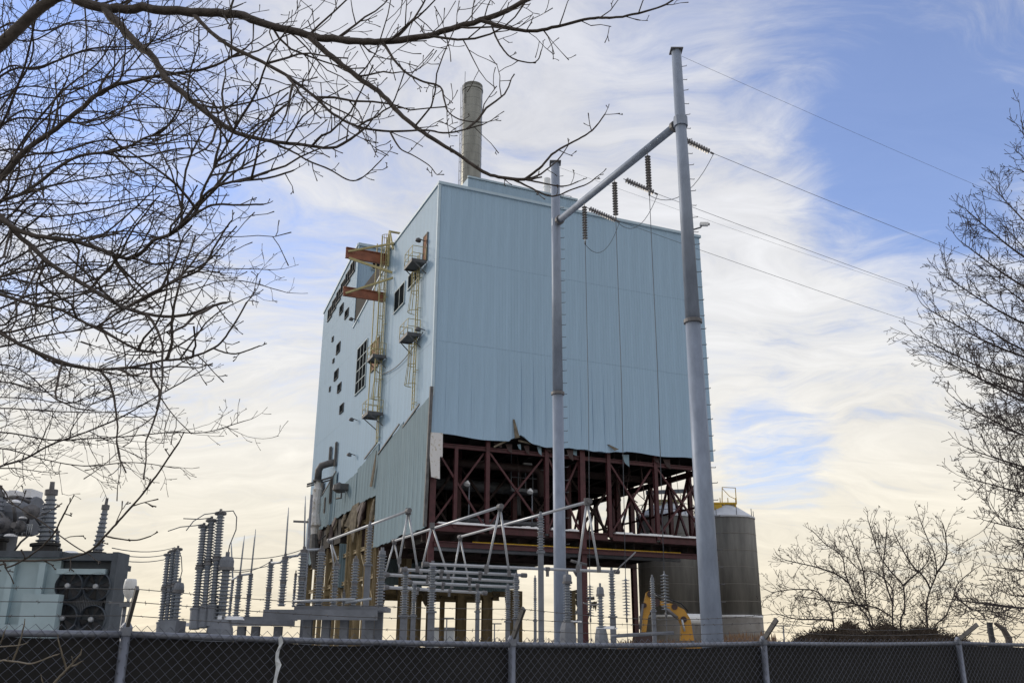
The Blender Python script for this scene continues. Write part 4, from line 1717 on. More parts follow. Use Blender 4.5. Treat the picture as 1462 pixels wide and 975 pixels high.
wire('bushing_lead', [P(254, 783, 27), P(259, 795, 27), P(260, 815, 27), P(256, 831, 27)], .014, 'short lead from the bunched bushings to the smaller transformer head')
for k, (y0, y1, x1, x0) in enumerate(((786, 785, 430, 333), (804, 792, 424, 333), (806, 800, 388, 333))):
    wire('flexible_lead', sagline(P(x0, y0 + 10, 27.5), P(x1, y1, 30), .12, 8), .012, ('upper', 'middle', 'lower')[k] + ' thin lead running right from the tall bushings')
for k, (y0, y1) in enumerate(((782, 781), (790, 787), (798, 792))):
    wire('flexible_lead', sagline(P(160, y0, 18.5), P(250, y1 + k, 27), .10, 8), .010, ('upper', 'middle', 'lower')[k] + ' thin lead from the big transformer to the bunched bushings')
p = P(880, 818, 36)
wire('drop_lead', [P(878, 818, 36), P(886, 808, 36), P(900, 795, 37), P(907, 788, 38)], .03, 'bent dark bar rising from the front bus tube end', cat='bar', m_=M_CAPM)
wire('drop_lead', sagline(P(833, 860, 35), P(856, 862, 33), .05, 6), .03, 'dark link between the maroon column and the instrument transformer', cat='bar', m_=M_CAPM)
wire('yard_rail', [P(872, 908, 31), P(900, 906, 31), P(962, 903, 31)], .06, 'low grey pipe rail in front of the excavator', cat='pipe', m_=M_STEELG)
t = empty('switch_support', (P(828, 880, 38).x, 38, 0), 'slim grey support post with dark contact arms left of the maroon column', 'support post')
q = P(828, 880, 38)
MB().ibeam((q.x, 38, 0), (q.x, 38, zat(828, 805, 38)), .2, .2, .03).build('post', M_STEELG, t)
m_ = MB()
for (x0, y0, x1, y1) in ((822, 875, 830, 868), (822, 888, 830, 880), (815, 800, 838, 806), (818, 812, 824, 822)):
    m_.tube([P(x0, y0, 38), P(x1, y1, 38)], .06, 6)
m_.build('contact_arm', M_CAPM, t)
t = empty('pole_crossarm_post', (P(437, 800, 33).x, 33, 0), 'thin dark post with a short crossarm at the left edge of the building', 'post')
q = P(438, 800, 33)
MB().tube([(q.x, 33, 0), (q.x, 33, zat(438, 706, 33))], [.07, .05], 6).build('post', M_STEELG, t)
MB().bar(P(419, 744, 33), P(440, 745, 33), .07).build('crossarm', M_CAPM, t)

# ------------------------------------------------------------------ large transformer on the left
YT = 18.0
xt0, xt1 = P(-140, 850, YT).x, P(80, 850, YT).x
zt_ = zat(40, 796, YT)
t = empty('power_transformer', ((xt0 + xt1) / 2, YT, 0), 'big pale blue power transformer with finned cooler at the left', 'transformer')
m_ = MB()
m_.box((xt0, YT, .3), (xt1, YT + 3.2, zt_))
for k in range(5):
    x = xt0 + (xt1 - xt0) * (k + .5) / 5
    m_.box((x - .06, YT - .12, .35), (x + .06, YT - .001, zt_ - .1))
m_.box((xt0 - .05, YT - .13, 2.0), (xt1 + .02, YT - .11, 2.12))
m_.box((xt0 - .1, YT - .2, 0), (xt1 + .1, YT + 3.3, .28))
m_.build('tank', M_XF, t)
m_ = MB()
m_.box((xt0 - .1, YT - .16, zt_), (xt1 + .02, YT + 3.3, zt_ + .12))
m_.build('lid', M_XFD, t)
MB().box((xt1 - .45, YT - .35, .8), (xt1 + .22, YT - .14, zat(70, 848, YT - .3))).build('control_cabinet', M_XF, t)
# cooler
xc0, xc1 = P(82, 850, YT).x, P(160, 850, YT).x
zc0 = zt_ - .05
MB().box((xc0, YT + .1, .4), (xc1, YT + .5, zc0)).build('cooler', M_XFD, t)
for k in range(26):
    x = xc0 + .05 + (xc1 - xc0 - .25) * k / 25
    MB().box((x, YT + .02, .45), (x + .018, YT + .099, zc0 - .25)).build('fin', M_STEELG, t)
MB().box((xc1 - .06, YT - .1, .3), (xc1 + .05, YT + .45, zc0 + .16)).build('cooler_frame', M_XFD, t)
MB().box((xc0 - .02, YT - .08, zc0 + .0), (xc1 - .06, YT + .3, zc0 + .14)).build('top_bar', M_XFD, t)
MB().box((xc0 - .02, YT - .14, zc0 - .26), (xc1 - .14, YT + .03, zc0 - .16)).build('header', M_XF, t)
for (px, py) in ((98, 836), (138, 837), (90, 882), (131, 884)):
    q = P(px, py, YT - .12)
    m_ = MB()
    r_ = wpx(20, q)
    m_.lathe([(r_, 0), (r_, .14), (r_ * .96, .16), (r_ * .94, .02)], (q.x, YT + .015, q.z), (0, -1, 0), 24)
    fo = m_.build('fan', M_XFD, t)
    m_ = MB()
    for b in range(6):
        a = b * math.pi / 3
        d1 = Vector((math.cos(a), 0, math.sin(a)))
        d2 = Vector((math.cos(a + .5), 0, math.sin(a + .5)))
        o = Vector((q.x, YT - .12, q.z))
        m_.poly([o + d1 * r_ * .2, o + d1 * r_ * .9, o + d2 * r_ * .9 + Vector((0, .06, 0)), o + d2 * r_ * .2 + Vector((0, .03, 0))], (0, -.01, 0))
    m_.build('blades', M_BLACK, fo)
    MB().lathe([(wpx(3.6, q), 0), (wpx(3.6, q), .06), (wpx(2.4, q), .08)], (q.x, YT - .13, q.z), (0, -1, 0), 12).build('hub', M_ALU, fo)
# bushings on the lid


def tall_bushing(xb, yb, xt, yt, wb, wt, Y, turret=True):
    b, tp = P(xb, yb, Y), P(xt, yt, Y)
    ax = tp - b
    L = ax.length
    rb, rt = wpx(wb / 2, b), wpx(wt / 2, b)
    MB().lathe(sheds(rb, L * .78, .07, rt, .7), b, ax, 18).build('bushing', M_PORC, t)
    MB().lathe([(rt * .8, L * .78), (rt * 1.1, L * .785), (rt * 1.1, L * .87), (rt * .45, L * .88), (rt * .4, L), (rt * .45, L)], b, ax, 12).build('bushing_cap', M_CAPM, t)
    MB().lathe([(rb * 1.2, -.5), (rb * 1.2, -.06), (rb * 1.45, -.05), (rb * 1.45, .0)], b, ax, 14).build('bushing_turret', M_BLACK, t)


tall_bushing(65, 776, 75, 688, 28, 16, YT + .8)
tall_bushing(139, 788, 153, 711, 17, 10, YT + 1.0)
tall_bushing(82, 784, 82, 754, 9, 6, YT + 1.6)
tall_bushing(-6, 770, 1, 693, 24, 12, YT + 1.0)
tall_bushing(-60, 770, -58, 693, 24, 12, YT + 1.0)
# conservator drum and pipework above the lid, capped with snow
q = P(20, 735, YT + 1.4)
m_ = MB()
m_.lathe([(.05, -.04), (.40, 0), (.42, .05), (.42, 2.6), (.1, 2.65)], (q.x + .38, YT + 1.6, q.z), (-1, 0, 0), 18, smooth=False)
m_.box((q.x - 1.9, YT + 1.2, zt_ + .1), (q.x - 1.7, YT + 1.9, q.z - .2))
m_.box((q.x - .3, YT + 1.2, zt_ + .1), (q.x - .1, YT + 1.9, q.z - .2))
m_.build('conservator', M_STEELG, t)
m_ = MB()
for k in range(16):
    x = q.x + .33 - k * .16
    m_.box((x - .16, YT + 1.3, q.z + .36), (x, YT + 1.8, q.z + .42 + rng.uniform(.02, .14)))
m_.build('snow_cap', M_SNOW, t)
m_ = MB()
for k in range(16):
    a = P(rng.uniform(-10, 48), rng.uniform(715, 765), YT + rng.uniform(.7, 1.2))
    b = a + Vector((rng.uniform(-.5, .5), rng.uniform(-.2, .2), rng.uniform(-.45, .1)))
    m_.tube([a, (a + b) / 2 + Vector((0, 0, .05)), b], rng.uniform(.02, .06), 6)
for (px, py, r_) in ((6, 750, .16), (47, 731, .15), (30, 752, .12)):
    a = P(px, py, YT + .6)
    m_.lathe([(r_, 0), (r_, .08), (r_ * .5, .12), (r_ * .5, .3)], a, (0, -1, 0), 12)
m_.build('valve_pipework', M_CAPM, t)
m_ = MB()
for (px, py, w) in ((20, 718, 10), (33, 740, 6), (15, 766, 9), (100, 793, 14), (135, 794, 8)):
    a = P(px, py, YT + .5)
    r_ = wpx(w, a)
    m_.lathe([(r_, 0), (r_ * .9, r_ * .25), (r_ * .5, r_ * .45)], a, (0, 0, 1), 9)
m_.build('snow_patch', M_SNOW, t)
m_ = MB()
for k in range(9):
    a = P(22 + k * 3, 748, YT + .7)
    m_.tube([a, a + Vector((0, 0, -rng.uniform(.08, .3)))], [.018, .003], 5)
m_.build('icicles', M_PLASTIC, t)
# flood lamp beside the transformer
q = P(184, 850, 14)
t = empty('flood_lamp', (q.x, 14, 0), 'goblet shaped flood lamp on a thin post beside the big transformer', 'lamp')
MB().tube([(q.x - .04, 14, 0), (q.x - .04, 14, q.z - .1)], .03, 6).build('post', M_STEELG, t)
MB().tube([(q.x - .04, 14, q.z - .12), (q.x - .28, 14, q.z - .1)], .02, 5).build('arm', M_STEELG, t)
MB().lathe([(.02, -.1), (.022, -.05), (.05, -.02), (.078, .03), (.092, .09), (.094, .14), (.086, .20), (.078, .235), (.07, .24)], (q.x, 14, q.z), (0, 0, 1), 18, smooth=True).build('lamp_head', M_WHITE, t)
MB().box((q.x - .09, 13.93, q.z - .16), (q.x + .07, 14.07, q.z - .10)).build('ballast_box', M_STEELG, t)

# ------------------------------------------------------------------ excavator and tank in front of the silos
YE = 62.0
t = empty('excavator', (P(985, 900, YE).x, YE, 0), 'yellow excavator with raised boom in front of the silos', 'excavator')


def e3(px, py, dy=0):
    q = P(px, py, YE)
    return Vector((q.x, YE + dy, q.z))


def plate(pts, th, name, m_, dy=0):
    return MB().poly([e3(*p, dy - th / 2) for p in pts], (0, th, 0)).build(name, m_, t)


plate([(971, 914), (990, 914), (985, 884), (976, 870), (960, 862), (939, 857), (938, 861), (955, 870), (967, 880), (972, 892)], .5, 'boom', M_CAT)
plate([(936, 861), (926, 843), (922, 846), (918, 866), (916, 902), (922, 902), (925, 880), (930, 868)], .4, 'stick', M_CAT)
MB().tube([e3(966, 882, -.3), e3(945, 865, -.3)], .11, 8).build('cylinder', M_CAPM, t)
MB().tube([e3(976, 901, -.4), e3(972, 884, -.4)], .07, 8).build('ram', M_ALU, t)
MB().tube([e3(960, 858, -.1), e3(928, 846, -.1)], .08, 8).build('ram', M_ALU, t)
MB().tube([e3(917, 862, -.3), e3(914, 884, -.3), e3(913, 898, -.3)], .09, 8).build('bucket_cylinder', M_CAPM, t)
hz = [(p) for p in (e3(925, 842), e3(940, 853), e3(955, 858), e3(972, 864), e3(982, 875))]
MB().tube([p + Vector((0, -.2, .12)) for p in hz], .05, 6).build('hydraulic_hose', M_BLACK, t)
for (px, py, r_) in ((928, 848, .22), (936, 860, .26), (975, 884, .2), (962, 866, .2), (919, 864, .16)):
    q = e3(px, py, -.32)
    MB().lathe([(r_, 0), (r_, .64)], q, (0, 1, 0), 12).build('pivot_pin', M_DARKST, t)
bx = e3(918, 903)
MB().poly([(bx.x - .5, YE - .6, bx.z), (bx.x + .5, YE - .6, bx.z), (bx.x + .9, YE - .6, bx.z - .9), (bx.x + .3, YE - .6, bx.z - 1.5), (bx.x - .6, YE - .6, bx.z - 1.1)], (0, 1.2, 0)).build('bucket', M_DARKST, t)
cx = P(990, 905, YE).x
m_ = MB()
m_.box((cx - .6, YE - 1.3, 1.05), (cx + 3.6, YE + 1.3, 1.9))
m_.box((cx + 1.5, YE - 1.25, 1.9), (cx + 3.6, YE + 1.25, 2.0))
m_.build('house', M_CAT, t)
MB().box((cx - .5, YE + .4, 1.9), (cx + 1.0, YE + 1.3, 2.05)).build('cab', M_BLACK, t)
for s_ in (-1, 1):
    m_ = MB()
    pts = []
    for k in range(16):
        a = 2 * math.pi * k / 16
        pts.append((cx + 1.2 + (1.6 if math.cos(a) > 0 else -1.6) + .42 * math.cos(a), YE + s_ * 1.2 - .28, .45 + .44 * math.sin(a)))
    m_.poly(pts, (0, .56, 0))
    m_.build('track', M_BLACK, t)
q = P(992, 884, 66)
t = empty('white_tank', (q.x, 66, 0), 'small white round tank between excavator and tallest pole', 'tank')
r_ = wpx(8, q)
MB().lathe([(r_ * .3, -.02), (r_, .05), (r_, 2.4), (r_ * .3, 2.45)], (q.x - .6, 66, q.z), (1, .25, 0), 18, smooth=False).build('drum', M_WHITE, t)
m_ = MB()
for dx in (-.3, 1.2):
    m_.box((q.x + dx, 65.8, 0), (q.x + dx + .15, 66.4, q.z - r_ * .8))
m_.build('leg', M_STEELG, t)

# ------------------------------------------------------------------ chain link fence
FP = [P(180, 900, 6.08), P(731, 916, 7.70), P(1090, 915, 9.32), P(1368, 915, 10.95)]
fd = (FP[3] - FP[0]) / 3
fd.z = 0
fx = [FP[0] - fd * 2, FP[0] - fd, FP[0], FP[1], FP[2], FP[3], FP[3] + fd, FP[3] + fd * 2, FP[3] + fd * 3]
ztop = [1.86, 1.86, FP[0].z, FP[1].z, FP[2].z, FP[3].z, FP[3].z, FP[3].z, FP[3].z]
fdn = fd.normalized()
fn = Vector((fdn.y, -fdn.x, 0))      # towards the camera
t = empty('chain_link_fence', (fx[0].x, fx[0].y, 0), 'grey chain link fence with black screen and barbed wire along the bottom', 'fence')


def fpos(s_):
    """ground point and rail height at s_ bays from the first post"""
    k = max(0, min(len(fx) - 2, int(s_)))
    q = s_ - k
    p = fx[k] + (fx[k + 1] - fx[k]) * q
    z = ztop[k] + (ztop[k + 1] - ztop[k]) * q - .012 * math.sin(math.pi * q)
    return Vector((p.x, p.y, 0)), z


NBAY = len(fx) - 1
for k in range(len(fx)):
    p, z = fpos(k - 1e-9 if k == NBAY else k)
    po = MB().tube([p, p + Vector((0, 0, z - .02))], .031, 14).build('post', M_RAIL, t)
    MB().lathe([(.036, z - .03), (.038, z + .02), (.02, z + .05)], p, (0, 0, 1), 12).build('post_cap', M_RAIL, po)
    a0 = p + Vector((0, 0, z + .01))
    a1 = a0 + fn * .17 + Vector((0, 0, .245))
    if k == 4:
        a1 = a0 + fn * .19 + Vector((0, 0, .19))
    if k == 5:
        a1 = a0 + fn * .26 + Vector((0, 0, .17))
    MB().bar(a0, a1, .045, .022, up=fdn).build('barb_arm', M_HOIST, po)
for k in range(NBAY):
    a, za = fpos(k)
    b, zb2 = fpos(k + 1 - 1e-9)
    pts = []
    for q in range(9):
        p, z = fpos(k + q / 8.001)
        pts.append(p + Vector((0, 0, z - .021)))
    MB().tube(pts, .021, 12).build('top_rail', M_RAIL, t)
# woven wire: upright zigzag wires in front of the screen
m_ = MB()
pitch = .036
Ltot = 0
total = sum((fx[i + 1] - fx[i]).length for i in range(NBAY))
nw = int(total / pitch)
wr = .0019


def ribbon_seg(mb, p, q, r_):
    d = (q - p).normalized()
    sx = d.cross(fn).normalized() * r_
    sy = fn * r_
    vs_ = []
    for c_ in (p, q):
        vs_ += [c_ + sx, c_ - sx * .5 + sy * .86, c_ - sx * .5 - sy * .86]
    mb.add(vs_, [(0, 1, 4, 3), (1, 2, 5, 4), (2, 0, 3, 5)], True)


seglen = [(fx[i + 1] - fx[i]).length for i in range(NBAY)]


def at_len(L):
    k = 0
    while k < NBAY - 1 and L > seglen[k]:
        L -= seglen[k]
        k += 1
    return fpos(k + min(L / seglen[k], .9999))


for i in range(nw):
    Lc = (i + .5) * pitch
    p0, z0 = at_len(Lc)
    zz_ = z0 + .035
    side = -1 if i % 2 == 0 else 1
    side = 1
    prevp = None
    k = 0
    while zz_ > .05:
        off = (pitch * .52) * (1 if (k + i) % 2 else -1)
        p = p0 + fdn * off + fn * (.026 + (.002 if k % 2 else -.002)) + Vector((0, 0, zz_))
        if prevp is not None:
            ribbon_seg(m_, prevp, p, wr)
        prevp = p
        zz_ -= pitch
        k += 1
o = m_.build('chain_mesh', M_MESHW, t)
o['kind'] = 'stuff'
m_ = MB()
for i in range(int(total / .3)):
    p, z = at_len(i * .3 + .1)
    for q in (0, 1):
        m_.tube([p + fdn * q * .01 + fn * .024 + Vector((0, 0, z - .05)), p + fdn * q * .01 + fn * .0 + Vector((0, 0, z + .004)), p + fdn * q * .01 - fn * .023 + Vector((0, 0, z - .045))], .002, 4)
o = m_.build('tie_wires', M_CAPM, t)
o['kind'] = 'stuff'
# screen with gentle billows, hung just behind the mesh
m_ = MB()
nxs, nzs = 220, 10
for i in range(nxs):
    p, z = at_len(total * i / (nxs - 1))
    for j in range(nzs):
        q = j / (nzs - 1)
        s_ = total * i / (nxs - 1)
        bil = .016 * math.sin(s_ * 2.1 + q * 2) + .010 * math.sin(s_ * 5.3 + q * 5) + .03 * mnoise.noise((s_ * .8, q * 2, 0))
        sag = (.012 + .012 * abs(math.sin(s_ * 1.03)) + .006 * math.sin(s_ * 7)) * (1 - q)
        w_ = p - fn * (.045 - bil * .6)
        m_.v.append((w_.x, w_.y, (z - .022 - sag) * (1 - q) + .03 * q))
for i in range(nxs - 1):
    for j in range(nzs - 1):
        a = i * nzs + j
        m_.f.append([a, a + nzs, a + nzs + 1, a + 1])
        m_.sm.append(True)
m_.build('privacy_screen', M_SCREEN, t)
# three strands of barbed wire
for s_i, s_ in enumerate((.33, .66, .97)):
    m_ = MB()
    pts = []
    for k in range(NBAY):
        for q in range(8):
            p, z = fpos(k + q / 8)
            a = p + Vector((0, 0, z + .01))
            rise = .245 * s_ - .022 * math.sin(math.pi * q / 8) - (.03 if (k, s_i) in ((3, 2), (4, 1)) else 0) * math.sin(math.pi * q / 8)
            pts.append(a + fn * .17 * s_ + Vector((0, 0, rise)))
    m_.tube(pts, .0024, 4)
    for k in range(len(pts) - 1):
        for e_ in (.2, .55, .9):
            c_ = pts[k] + (pts[k + 1] - pts[k]) * e_
            for _ in range(2):
                d = Vector((rng.uniform(-1, 1), rng.uniform(-1, 1), rng.uniform(-1, 1))).normalized() * .014
                m_.tube([c_ - d, c_ + d], .0016, 3)
    m_.build('barbed_wire', M_HOIST, t)
# torn clear plastic caught on the fence
q = P(399, 912, 6.72)
pp, zz2 = None, None
best = min(range(600), key=lambda i: abs((CR.transposed() @ (at_len(total * i / 600)[0] + Vector((0, 0, 1.8)) - EYE)).x / -(CR.transposed() @ (at_len(total * i / 600)[0] + Vector((0, 0, 1.8)) - EYE)).z * F + 731 - 400))
pp, zz2 = at_len(total * best / 600)
m_ = MB()
row = []
wd = [.012, .024, .03, .024, .03, .018, .022, .012, .014, .010, .006]
for i, w in enumerate(wd):
    z = zz2 + .0 - i * .048
    for s_ in (-1, 1):
        for d in (0, .004):
            w_ = pp + fdn * (s_ * w * .55 + .012 * math.sin(i * 1.9)) + fn * (.036 + .012 * math.sin(i * 1.3 + s_) + d)
            m_.v.append((w_.x, w_.y, z + .01 * s_))
for i in range(len(wd) - 1):
    a = i * 4
    for (b, c_) in ((0, 2), (3, 1), (2, 3), (1, 0)):
        m_.f.append([a + b, a + c_, a + 4 + c_, a + 4 + b])
        m_.sm.append(False)
m_.thing('plastic_strip', M_PLASTIC, (pp.x, pp.y, zz2 - .5), 'torn strip of clear plastic hanging down the fence', 'plastic strip')

# ------------------------------------------------------------------ trees


def catmull(pts, sub):
    out = []
    n = len(pts)
    for i in range(n - 1):
        p0 = pts[max(0, i - 1)]
        p1, p2 = pts[i], pts[i + 1]
        p3 = pts[min(n - 1, i + 2)]
        for k in range(sub):
            t_ = k / sub
            out.append(.5 * ((2 * p1) + (p2 - p0) * t_ + (2 * p0 - 5 * p1 + 4 * p2 - p3) * t_ ** 2 + (3 * p1 - p0 - 3 * p2 + p3) * t_ ** 3))
    out.append(pts[-1])
    return out


def topx(p):
    c_ = CR.transposed() @ (Vector(p) - EYE)
    return 731 + F * c_.x / -c_.z, 487.5 - F * c_.y / -c_.z


class Tree:
    def __init__(s, seed):
        s.r = random.Random(seed)
        s.tw = MB()      # twigs
        s.nodes = []     # points of the limbs built so far, with their picture position

    def twig(s, p, d, L, r_, level, up, bend, view=None, buds=True, kink=.22, sides=3, density=1.0, maxlev=2, rmin=.0011):
        """one twig with kinks that curves upward, with side twigs"""
        n = max(3, min(7, int(L / .09)))
        pts, rad = [p], [r_]
        d = d.normalized()
        st = L / n
        for k in range(n):
            d = d + Vector((s.r.gauss(0, kink), s.r.gauss(0, kink), s.r.gauss(0, kink))) * .8 + Vector((0, 0, up)) * (.6 + .6 * k / n)
            d.normalize()
            p = p + d * st
            pts.append(p)
            rad.append(max(rmin, r_ * (1 - .62 * (k + 1) / n)))
        if buds:
            rad[-1] *= 1.5
        s.tw.tube(pts, rad, sides if r_ < .008 else 5, caps=False)
        if level < maxlev:
            m_ = max(1, int(L * density * (6 if level else 4.5) + s.r.random()))
            for j in range(m_):
                t_ = s.r.uniform(.2, .98)
                k = min(n - 1, int(t_ * n))
                q = pts[k] + (pts[k + 1] - pts[k]) * (t_ * n - k)
                tg = (pts[k + 1] - pts[k]).normalized()
                s.twig(q, s.side(tg, view, (30, 65)), L * s.r.uniform(.22, .52), max(rmin, rad[k] * .62), level + 1, up, bend, view, buds, kink, sides, density, maxlev, rmin)
        return pts

    def side(s, tg, view, ang):
        a = R(s.r.uniform(*ang))
        o = Vector((s.r.gauss(0, 1), s.r.gauss(0, 1), s.r.gauss(0, 1)))
        if view is not None:
            o = o - view * o.dot(view) * .55
        o = o - tg * o.dot(tg)
        if o.length < 1e-6:
            o = tg.orthogonal()
        o.normalize()
        return tg * math.cos(a) + o * math.sin(a)

    def limb(s, pts, r0, r1, parent, mat_, spawn, length, up=.10, view=None, sub=5, name='limb', maxlev=2, density=1.0, start=.0, kink=.18, rmin=.0011, tipwander=True, jit=0.005, rfac=.45):
        raw = [Vector(p) for p in pts]
        sm = catmull(raw, sub)
        n = len(sm)
        cum = [0]
        for i in range(n - 1):
            cum.append(cum[-1] + (sm[i + 1] - sm[i]).length)
        tot = cum[-1]
        rad = [(r0 + (r1 - r0) * (c_ / tot) ** .8) * (1 + s.r.uniform(-.05, .07)) for c_ in cum]
        sm = [p + Vector((s.r.gauss(0, jit), s.r.gauss(0, jit), s.r.gauss(0, jit))) * min(1, i) * min(1, rad[i] * 25) for i, p in enumerate(sm)]
        o = MB().tube(sm, rad, 8 if r0 > .02 else 6).build(name, mat_, parent)
        s.nodes += [(p, topx(p)) for p in sm]
        L = start * tot
        while True:
            L += s.r.uniform(.6, 1.4) * spawn
            if L >= tot:
                break
            i = max(k for k in range(n) if cum[k] <= L)
            i = min(i, n - 2)
            q = sm[i] + (sm[i + 1] - sm[i]) * ((L - cum[i]) / max(1e-6, cum[i + 1] - cum[i]))
            tg = (sm[i + 1] - sm[i]).normalized()
            ll = length * s.r.uniform(.35, 1.25) * (1.0 - .35 * L / tot)
            s.twig(q, s.side(tg, view, (28, 70)), ll, min(rad[i] * .62, max(rmin * 2, ll * .011 * rfac / .45)), 0, up, 0, view, True, kink, 4, density, maxlev, rmin)
        tg = (sm[-1] - sm[-2]).normalized()
        s.twig(sm[-1], tg, length * .5, rad[-1] * .9, 1, up, 0, view, True, kink, 4, density, maxlev, rmin)
        return o


def fork(T, lst, Yb):
    """a limb that springs from the nearest limb already built, drifting to depth Yb"""
    x, y = lst[0]
    p, q = min(T.nodes, key=lambda n_: (n_[1][0] - x) ** 2 + (n_[1][1] - y) ** 2)
    dx, dy = q[0] - x, q[1] - y
    n = len(lst)
    out = [p]
    for i in range(1, n):
        f = max(0, 1 - i / 2.5)
        out.append(P(lst[i][0] + dx * f, lst[i][1] + dy * f, p.y + (Yb - p.y) * i / (n - 1)))
    return out


def px_limb(lst, Ya, Yb):
    """picture points to world points, depth running from Ya to Yb"""
    n = len(lst)
    return [P(x, y, Ya + (Yb - Ya) * i / (n - 1)) for i, (x, y) in enumerate(lst)]


VIEW = Vector((0, 1, 0))
# --- near tree on the left: trunk outside the frame, limbs reach across the top
T1 = Tree(11)
t1 = empty('bare_tree', (-5.6, 6.6, 0), 'near bare tree whose thick limbs reach in from the upper left', 'tree')
trunk = [Vector((-5.6, 6.6, -.1)), Vector((-5.55, 6.6, 1.2)), Vector((-5.45, 6.55, 2.6)), Vector((-5.4, 6.5, 4.2)), Vector((-5.25, 6.45, 6.0)), Vector((-5.1, 6.4, 8.0)), Vector((-5.2, 6.5, 10.0))]
MB().tube(catmull(trunk, 4), [.30 - .008 * i for i in range(25)], 14).build('trunk', M_BARK, t1)


def w2(lst, f=2.954, ox=0, oy=0):
    return [(ox + x / f, oy + y / f) for x, y in lst]


LIMBS = [  # pixel points, first depth, last depth, radius px at start, radius px at end, trunk height (None: springs from another limb), twig spacing m, twig length m
    ([(78, -2), (112, 2), (149, 12), (203, 13), (288, 18), (340, 22), (372, 32), (440, 51), (480, 56), (504, 59), (547, 60), (611, 51), (653, 39), (707, 23), (749, 2), (790, -22)], 6.2, 5.6, 9, 3.2, 5.6, .13, .50),
    ([(443, 54), (476, 84), (511, 110), (547, 137), (575, 167), (611, 194), (653, 220), (689, 245), (717, 254), (749, 257)], 5.9, 5.5, 4.6, 2.2, None, .34, .24),
    ([(749, 257), (770, 241), (785, 224), (799, 213), (831, 196), (848, 184), (864, 163)], 5.5, 5.3, 2.0, .9, None, .22, .16),
    ([(749, 257), (766, 252), (781, 242), (797, 228), (811, 208)], 5.5, 5.6, 1.5, .8, None, .25, .14),
    ([(749, 257), (775, 262), (796, 266), (811, 265), (826, 259)], 5.5, 5.4, 1.4, .8, None, .28, .12),
    ([(730, 255), (753, 266), (781, 279), (797, 279), (813, 272), (838, 263), (853, 252)], 5.5, 5.4, 1.5, .8, None, .22, .16),
    ([(689, 34), (717, 41), (760, 46), (796, 38), (842, 27), (870, 26), (895, 23), (938, 12), (962, 0)], 5.7, 5.3, 3.0, 1.2, None, .14, .36),
    ([(700, 36), (709, 58), (722, 76), (735, 85), (757, 90), (768, 86), (773, 72)], 5.7, 5.6, 1.5, .8, None, .22, .14),
    ([(149, 12), (170, 36), (190, 58), (217, 81), (237, 112), (271, 142), (305, 169), (339, 190), (383, 201), (433, 207), (480, 210), (525, 180)], 6.1, 5.5, 6.5, 1.6, None, .15, .46),
    ([(278, 20), (300, 44), (325, 64), (360, 82), (399, 102), (440, 131), (476, 163), (511, 181), (557, 188), (607, 186), (640, 190), (690, 178)], 6.0, 5.4, 3.4, 1.0, None, .18, .38),
    ([(545, 62), (560, 85), (580, 105), (605, 117), (628, 124), (634, 142), (640, 160), (660, 172), (690, 175)], 5.7, 5.5, 2.2, .8, None, .2, .22),
    ([(440, 130), (470, 150), (500, 165), (520, 178)], 5.8, 5.6, 1.6, .9, None, .2, .3),
    ([(556, 187), (570, 211), (590, 222), (612, 236), (622, 248)], 5.5, 5.4, 1.4, .7, None, .2, .2),
    ([(383, 201), (420, 218), (440, 230), (470, 242), (500, 258), (520, 252), (545, 228)], 5.8, 5.5, 1.6, .8, None, .22, .24),
    ([(-60, 300), (0, 257), (34, 217), (74, 188), (112, 159), (149, 129), (203, 113), (254, 105), (305, 95), (350, 70)], 6.6, 6.0, 6.4, 1.5, 3.9, .15, .46),
    ([(-60, 310), (0, 288), (41, 271), (102, 227), (159, 217), (183, 210), (210, 196), (234, 193)], 6.8, 6.2, 4.4, 1.4, 3.7, .15, .45),
    ([(-40, 315), (29, 330), (54, 337), (104, 344), (151, 359), (180, 369), (201, 362), (219, 344), (251, 330), (281, 300), (290, 271), (311, 230), (330, 195), (339, 168)], 6.2, 5.3, 5.5, 1.4, 3.6, .17, .40),
    ([(237, 322), (262, 308), (300, 291), (340, 293), (376, 292)], 5.5, 5.3, 2.2, 1.2, None, .18, .18),
    ([(251, 318), (290, 275), (318, 262), (350, 258), (385, 254), (420, 243)], 5.5, 5.3, 2.6, 1.2, None, .2, .22),
    ([(-40, 300), (32, 341), (72, 377), (118, 405), (162, 431), (180, 440), (208, 448), (244, 452), (276, 447), (305, 436), (323, 432)], 6.3, 5.2, 5.0, 1.8, 3.5, .17, .40),
    ([(180, 440), (215, 420), (248, 402), (287, 384), (305, 355), (320, 330), (328, 318)], 5.6, 5.3, 2.6, 1.2, None, .18, .3),
    ([(-40, 410), (0, 420), (43, 434), (83, 441), (118, 459), (154, 477), (187, 495), (208, 502), (244, 499), (290, 470)], 6.4, 5.5, 3.8, 1.1, 3.0, .16, .42),
    ([(-40, 455), (0, 475), (36, 495), (90, 517), (126, 526), (158, 527), (201, 522), (230, 515), (266, 511), (305, 497), (327, 474), (352, 432)], 6.0, 5.2, 4.4, 1.2, 2.8, .17, .36),
    ([(305, 497), (320, 503), (337, 505), (352, 501), (370, 494)], 5.25, 5.1, 1.4, .9, None, .3, .1),
    ([(-40, 800), (0, 800), (60, 800), (100, 796), (130, 785), (150, 765), (170, 743), (195, 715), (215, 690), (235, 662), (255, 632)], 5.4, 4.6, 3.2, 1.2, 1.6, .22, .16),
    ([(150, 766), (172, 770), (195, 771), (215, 765)], 4.8, 4.7, 1.3, .9, None, .2, .1),
    ([(-20, 815), (10, 810), (40, 795), (72, 768), (88, 740), (97, 722)], 5.2, 4.8, 2.0, 1.2, 1.5, .25, .14),
    ([(-30, 690), (20, 720), (60, 745), (100, 775), (130, 793)], 5.6, 5.2, 1.6, .8, 2.3, .3, .2),
]
